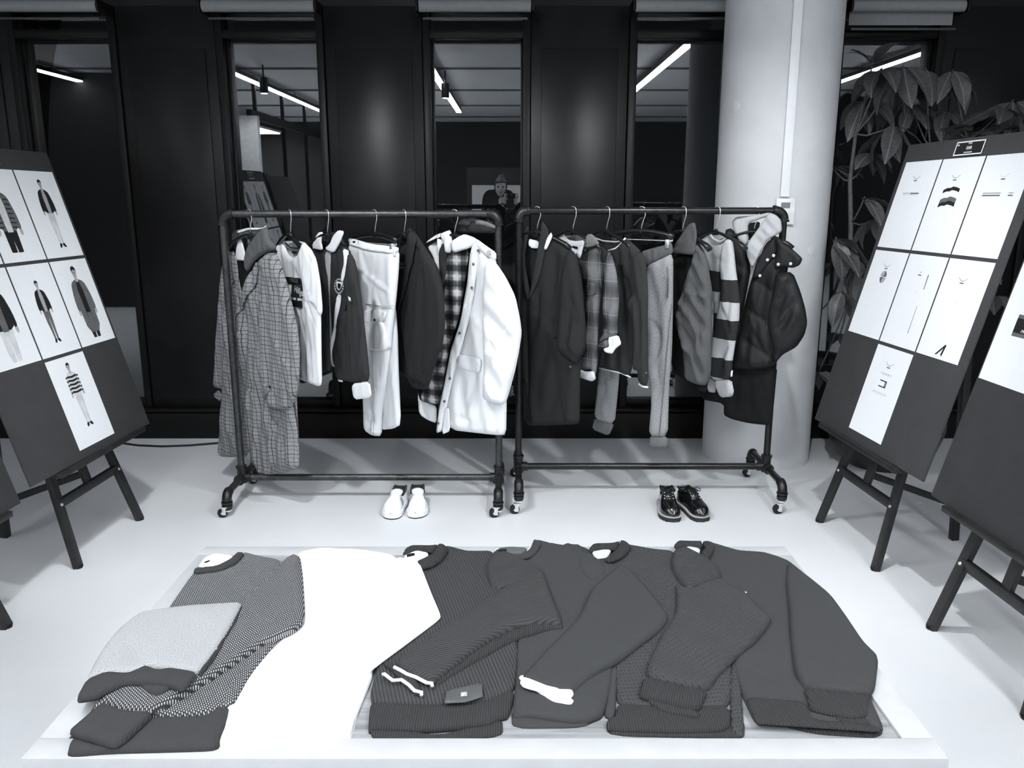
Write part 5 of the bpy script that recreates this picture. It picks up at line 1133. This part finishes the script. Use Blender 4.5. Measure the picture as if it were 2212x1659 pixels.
tpanel(s, 'sleeve', [(1171, 1228), (1192, 1290), (1214, 1342), (1210, 1352), (1150, 1350), (1110, 1360), (1060, 1385), (990, 1436), (936, 1480), (905, 1470), (854, 1440), (880, 1415), (960, 1358), (1080, 1282)], z + .038, .022, .020, 'diag2', .002, 7)
tpanel(s, 'sleeve_underside', [(1214, 1338), (1217, 1366), (1190, 1362), (1110, 1385), (1000, 1450), (940, 1492), (935, 1475), (1000, 1425), (1110, 1355), (1160, 1345)], z + .022, .016, .012, 'rib_dark', .001)
for nm, pp, zz_ in (('cuff_piping', [(1300, 888), (1340, 908), (1385, 935), (1450, 958), (1520, 995), (1558, 1000), (1560, 1018)], .046), ('cuff_piping', [(1220, 940), (1232, 935), (1290, 980), (1350, 975), (1400, 1010), (1440, 1050), (1488, 1062), (1486, 1080)], .040)):
    MB().tube([Vector(at_z(x, y, zsc(z + zz_))) for x, y in F_(pp)],   .0032, 8).build(nm, 'trim_white', s, smooth=True)
tpanel(s, 'leather_patch', F_([(1655, 1050), (1780, 1025), (1900, 995), (1906, 1090), (1850, 1110), (1780, 1130), (1645, 1136)]), z + .036, .004, .003, 'patch' if 'patch' in MT else 'dark_cloth', 0, smooth=0)
tpanel(s, 'patch_flag', F_([(1755, 1060), (1798, 1056), (1798, 1084), (1755, 1088)]), z + .042, .001, .001, 'ink_light', 0, smooth=0, step=.004); tpanel(s, 'patch_flag', F_([(1762, 1065), (1776, 1064), (1776, 1080), (1762, 1082)]), z + .044, .001, .001, 'paper', 0, smooth=0, step=.004)
tpanel(s, 'neck_lining', F_([(1360, 140), (1450, 98), (1545, 118), (1480, 175), (1400, 185)]), z + .030, .008, .006, 'white_cloth', 0)
tpanel(s, 'neck_label', F_([(1385, 118), (1440, 108), (1440, 124), (1388, 136)]), z + .042, .002, .002, 'black_cloth', 0, smooth=0)
tpanel(s, 'collar_back', F_([(1356, 128), (1375, 92), (1420, 70), (1560, 72), (1605, 60), (1565, 110), (1450, 96), (1385, 116)]), z + .034, .014, .008, 'rib_dark', 0)
tpanel(s, 'collar', F_([(1600, 56), (1640, 58), (1672, 90), (1625, 160), (1560, 205), (1495, 222), (1438, 182), (1540, 138), (1585, 90)]), z + .034, .012, .010, 'rib_dark', 0)
# two: white sweater
s = sweater('bright white sweater between the birdseye and the diagonal-rib sweaters', (720, 1400))
tpanel(s, 'back_layer', F_([(905, 1400), (925, 1372), (1000, 1375), (1060, 1190), (1150, 1000), (1145, 1075), (1075, 1200), (1015, 1375), (980, 1398)]), z, .008, .006, 'off_cloth', 0)
tpanel(s, 'body', F_([(620, 130), (800, 90), (1100, 105), (1330, 150), (1400, 300), (1350, 600), (1150, 900), (1150, 960), (1080, 1130), (1030, 1250), (1000, 1362), (960, 1376), (920, 1370), (905, 1436), (780, 1440), (700, 1432), (580, 1428), (500, 1408), (430, 1425), (300, 1437), (115, 1442), (104, 1410), (150, 1300), (150, 1150), (300, 840), (560, 640), (600, 400)]), z + .008, .020, .016, 'white_knit', .003, 5, zb=z)
tpanel(s, 'sleeve', F_([(1300, 145), (1400, 165), (1472, 182), (1492, 222), (1560, 400), (1622, 542), (1600, 572), (1400, 722), (1170, 892), (1050, 1000), (950, 980), (1050, 800), (1200, 500)]), z + .030, .018, .018, 'white_knit', .002, 6)
# one: birdseye with reversed sleeve
s = sweater('birdseye knit sweater with one pale reversed sleeve at the left of the table', (360, 1420))
tpanel(s, 'back_layer', E_([(262, 1575), (300, 1500), (700, 1500), (1330, 1500), (1372, 1522), (1330, 1547), (800, 1570), (275, 1592)]), z, .008, .006, 'rib_dark', 0)
tpanel(s, 'body', E_([(1200, 250), (1380, 240), (1555, 122), (1650, 150), (1830, 180), (1900, 400), (1900, 700), (1600, 1000), (1470, 1245), (1290, 1300), (1000, 1312), (500, 1300), (430, 1295), (560, 1130), (1000, 545)]), z + .010, .018, .016, 'birdseye', .002, 6, zb=z, ang=-.35)
tpanel(s, 'hem', E_([(350, 1440), (700, 1330), (1000, 1308), (1290, 1300), (1385, 1210), (1420, 1245), (1475, 1250), (1384, 1455), (1374, 1516), (1320, 1535), (1000, 1545), (600, 1555), (280, 1580), (300, 1500)]), z + .012, .016, .014, 'rib_plain', .001, zb=z)
tpanel(s, 'side_fold', E_([(1690, 790), (1800, 765), (1600, 1010), (1475, 1245), (1405, 1245), (1380, 1215), (1500, 1000)]), z + .018, .016, .012, 'birdseye', .001, ang=-.6)
tpanel(s, 'sleeve', E_([(1838, 182), (1890, 150), (1958, 142), (1978, 300), (1995, 620), (1915, 692), (1720, 775), (1600, 850), (1250, 1080), (912, 1287), (700, 1275), (545, 1212), (440, 1290), (520, 1180), (900, 900), (1300, 700), (1560, 470)]), z + .030, .024, .020, 'birdseye', .002, 6, ang=-.75)
tpanel(s, 'cuff', E_([(545, 1208), (640, 1252), (760, 1272), (912, 1282), (810, 1380), (700, 1482), (620, 1522), (480, 1482), (340, 1442), (294, 1415), (400, 1325), (460, 1270)]), z + .034, .020, .014, 'rib_plain', .001)
tpanel(s, 'reversed_sleeve', E_([(800, 558), (1000, 530), (1180, 510), (1520, 488), (1543, 505), (1440, 700), (1330, 870), (1232, 992), (1100, 985), (1000, 965), (860, 948), (740, 1000), (560, 1000), (418, 1048), (470, 940), (540, 820), (640, 690)]), z + .056, .018, .016, 'pale_melange', .003, 9, ang=.4)
tpanel(s, 'reversed_cuff_layer', E_([(352, 1168), (500, 1130), (700, 1060), (1000, 1082), (1110, 1100), (1120, 1124), (960, 1140), (900, 1148), (700, 1085), (520, 1168), (365, 1196)]), z + .054, .010, .008, 'rib_plain', 0)
tpanel(s, 'reversed_cuff', E_([(418, 1044), (560, 988), (720, 994), (780, 970), (852, 938), (940, 972), (1040, 955), (1232, 990), (1120, 1122), (1000, 1078), (850, 1066), (700, 1062), (600, 1110), (500, 1164), (365, 1188), (354, 1164)]), z + .062, .016, .012, 'rib_plain', .002, 12)
tpanel(s, 'sleeve_edge', E_([(1530, 510), (1546, 505), (1440, 715), (1330, 890), (1240, 1010), (1225, 985), (1330, 850), (1440, 680)]), z + .058, .014, .008, 'rib_plain', 0)
tpanel(s, 'neck_lining', E_([(1272, 155), (1350, 130), (1485, 148), (1455, 185), (1335, 220), (1218, 226)]), z + .030, .012, .008, 'white_cloth', 0)
MB().tube([Vector(at_z(x, y, zsc(z + .022))) for x, y in E_([(1275, 165), (1340, 145), (1420, 150), (1470, 158)])], .0022, 6).build('neck_tape', 'dark_cloth', s, smooth=True)
tpanel(s, 'neck_label', E_([(1266, 180), (1310, 165), (1308, 178), (1268, 192)]), z + .042, .002, .002, 'black_cloth', 0, smooth=0, step=.004)
tpanel(s, 'collar', E_([(1200, 232), (1350, 222), (1450, 170), (1508, 116), (1562, 124), (1500, 195), (1380, 248), (1186, 266)]), z + .034, .012, .010, 'rib_plain', 0)

# ------------------------------------------------------------------ the photographer, seen mirrored in the window
per = empty('person', (-.13, -.42, 0), 'person in dark clothes raising a phone, mirrored in the middle window', 'person')
def skinned(name, chains, mat, root, sub=2):
    """chains: list of [(x,y,z,r),...]; first vertex of later chains joins the nearest earlier vertex"""
    vs, es, rs = [], [], []
    for ch in chains:
        prev = None
        for (x, y, zc, r) in ch:
            hit = next((i for i, v in enumerate(vs) if (Vector(v) - Vector((x, y, zc))).length < 1e-4), None)
            if hit is None: vs.append((x, y, zc)); rs.append(r); hit = len(vs) - 1
            if prev is not None and prev != hit: es.append((prev, hit))
            prev = hit
    me = bpy.data.meshes.new(name); off = root_loc(root); me.from_pydata([Vector(v) - off for v in vs], es, []); me.materials.append(MT[mat] if isinstance(mat, str) else mat)
    o = bpy.data.objects.new(name, me); COL.objects.link(o); o.parent = root
    sk = o.modifiers.new('skin', 'SKIN'); sk.use_smooth_shade = True; ss = o.modifiers.new('sub', 'SUBSURF'); ss.levels = ss.render_levels = sub
    lay = me.skin_vertices[0] if me.skin_vertices else None
    for i, r in enumerate(rs): lay.data[i].radius = (r if isinstance(r, tuple) else (r, r)); lay.data[i].use_root = (i == 0)
    return o
MT['skin'] = plain('skin', .55, .5); MT['hair'] = plain('dark_hair', .09, .5); MT['jacket'] = fabric('dark_jacket', .022)
x, y = -.13, -.42
pel = (x, y, .95, .15); ch = (x, y, 1.25, .15); nk0 = (x, y, 1.44, .07)
def finger(base, d, side, l, r=.0085):
    b = Vector(base); d = Vector(d).normalized(); sd = Vector(side).normalized(); p1 = b + d * l * .45; p2 = p1 + (d * .6 + sd * .6).normalized() * l * .35; p3 = p2 + sd * l * .3
    return [(*b, r), (*p1, r), (*p2, r * .95), (*p3, r * .85)]
wR = (.045, -.155, 1.585, .024); hR = (.06, -.10, 1.62, .028); wL = (-.10, -.16, 1.58, .024); hL = (-.085, -.10, 1.612, .028)
skinned('body', [[(x, y, 1.10, .12), (x, y, 1.3, .12), nk0, (x, y + .01, 1.52, .05), (x - .02, y + .02, 1.62, .055)],
    [(x, y, 1.3, .12), (x + .17, y, 1.40, .05), (x + .19, y + .03, 1.27, .035), (.055, -.23, 1.47, .03), wR, hR], [(x, y, 1.3, .12), (x - .17, y, 1.40, .05), (x - .18, y + .05, 1.22, .035), (-.11, -.23, 1.47, .03), wL, hL]]
    + [[hR] + finger((.075, -.07 - .0, 1.655 - .022 * i), (-.15, 1, 0), (-1, .2, 0), .055 + .006 * (i in (1, 2))) for i in range(4)] + [[hR] + finger((.045, -.075, 1.60), (-1, .3, .3), (-1, 0, .3), .045)]
    + [[hL] + finger((-.098, -.07, 1.65 - .022 * i), (.15, 1, 0), (1, .2, 0), .055) for i in range(4)] + [[hL] + finger((-.07, -.075, 1.59), (1, .3, .3), (1, 0, .3), .045)], 'skin', per)
def head():
    bm = bmesh.new(); bmesh.ops.create_uvsphere(bm, u_segments=32, v_segments=24, radius=1)
    for v in bm.verts:
        X, Y_, Z = v.co; w = .074 * (1 - .22 * max(0, -Z)); v.co = Vector((X * w, Y_ * .095 * (1 - .12 * max(0, -Z)), Z * .118))
        fx, fz = v.co.x, v.co.z
        if Y_ > .2:
            v.co.y += .022 * math.exp(-(fx / .011) ** 2 - ((fz + .012) / .022) ** 2); v.co.y += .006 * math.exp(-(fx / .022) ** 2 - ((fz + .055) / .010) ** 2); v.co.y += .008 * math.exp(-(fx / .02) ** 2 - ((fz + .095) / .018) ** 2)
            for sx in (-1, 1): v.co.y -= .010 * math.exp(-((fx - sx * .03) / .014) ** 2 - ((fz - .012) / .010) ** 2)
    m = MB(); bm.verts.index_update(); R = Matrix.Rotation(.10, 3, 'Y'); c = Vector((-.155, -.385, 1.735)); m.add([c + R @ v.co for v in bm.verts], [[v.index for v in f.verts] for f in bm.faces]); bm.free()
    for sx in (-1, 1): m.lathe([(.006, -.006), (.018, 0), (.02, .006), (.012, .012)], c + Vector((sx * .072, -.01, 0)), (sx, 0, 0), 12)
    return m.build('head', 'skin', per, smooth=True), c
hd, hc = head()
for sx in (-1, 1): MB().lathe([(.002, .007), (.010, .005), (.013, 0)], hc + Vector((sx * .03, .080, .012)), (0, 1, 0), 12).build('eye', 'ink', hd)
MB().box(hc + Vector((0, .084, -.055)), (.046, .008, .012), bevel=.003).build('lips', 'ink_mid', hd)
hb = MB(); bm = bmesh.new(); bmesh.ops.create_uvsphere(bm, u_segments=28, v_segments=20, radius=1)
for v in bm.verts:
    d = v.co.copy(); q = Vector((d.x * .090, d.y * .110 - .006, d.z * .130 + .012))
    if d.y > .3 and d.z < .42: q.y *= .25
    q += d * .006 * math.sin(d.x * 20 + d.z * 17); v.co = q
bm.verts.index_update(); hb.add([hc + v.co for v in bm.verts], [[v.index for v in f.verts] for f in bm.faces]); bm.free(); hb.lathe([(.01, -.03), (.045, -.02), (.052, .01), (.03, .04), (.008, .05)], hc + Vector((.01, -.05, .135)), (0.1, -.3, 1), 18)
for k in range(14): a = random.uniform(0, 6.28); hb.tube([hc + Vector((.01, -.05, .16)), hc + Vector((.01 + .04 * math.cos(a), -.05 + .03 * math.sin(a), .2)), hc + Vector((.01 + .06 * math.cos(a), -.05 + .05 * math.sin(a), .20 + random.uniform(-.02, .03)))], .003, 5)
hb.build('hair', 'hair', per, smooth=True)
skinned('jacket', [[(x, y, .92, (.17, .12)), (x, y, 1.05, (.16, .11)), (x, y, 1.25, (.18, .12)), (x, y, 1.40, (.12, .09)), (x, y, 1.46, (.075, .075))],
    [(x, y, 1.40, (.12, .09)), (x + .18, y, 1.40, .07), (x + .20, y + .03, 1.26, .058), (.06, -.24, 1.46, .046), (.052, -.185, 1.545, .04)], [(x, y, 1.40, (.12, .09)), (x - .18, y, 1.40, .07), (x - .19, y + .05, 1.21, .058), (-.112, -.24, 1.46, .046), (-.104, -.19, 1.545, .04)]], 'jacket', per)
skinned('trousers', [[(x, y, .95, (.15, .11)), (x, y, .86, (.15, .11)), (x + .09, y, .72, .085), (x + .1, y + .01, .48, .06), (x + .1, y, .10, .045)], [(x, y, .86, (.15, .11)), (x - .09, y, .72, .085), (x - .1, y + .01, .48, .06), (x - .1, y, .10, .045)]], 'black_cloth', per)
for sx in (-1, 1): skinned('shoe', [[(x + sx * .1, y - .03, .045, .042), (x + sx * .1, y + .06, .042, .042), (x + sx * .1, y + .15, .035, .035)]], 'leather_black', per)
ph = empty('phone', (0, -.03, 1.65), 'black phone held up by the mirrored photographer', 'phone')
MB().box((-.02, -.045, 1.628), (.145, .008, .070), bevel=.003).build('case', 'plastic', ph)
MB().lathe([(.010, 0), (.010, .003)], (.0, -.041, 1.65), (0, 1, 0), 16).build('camera_lens', 'screen', ph)
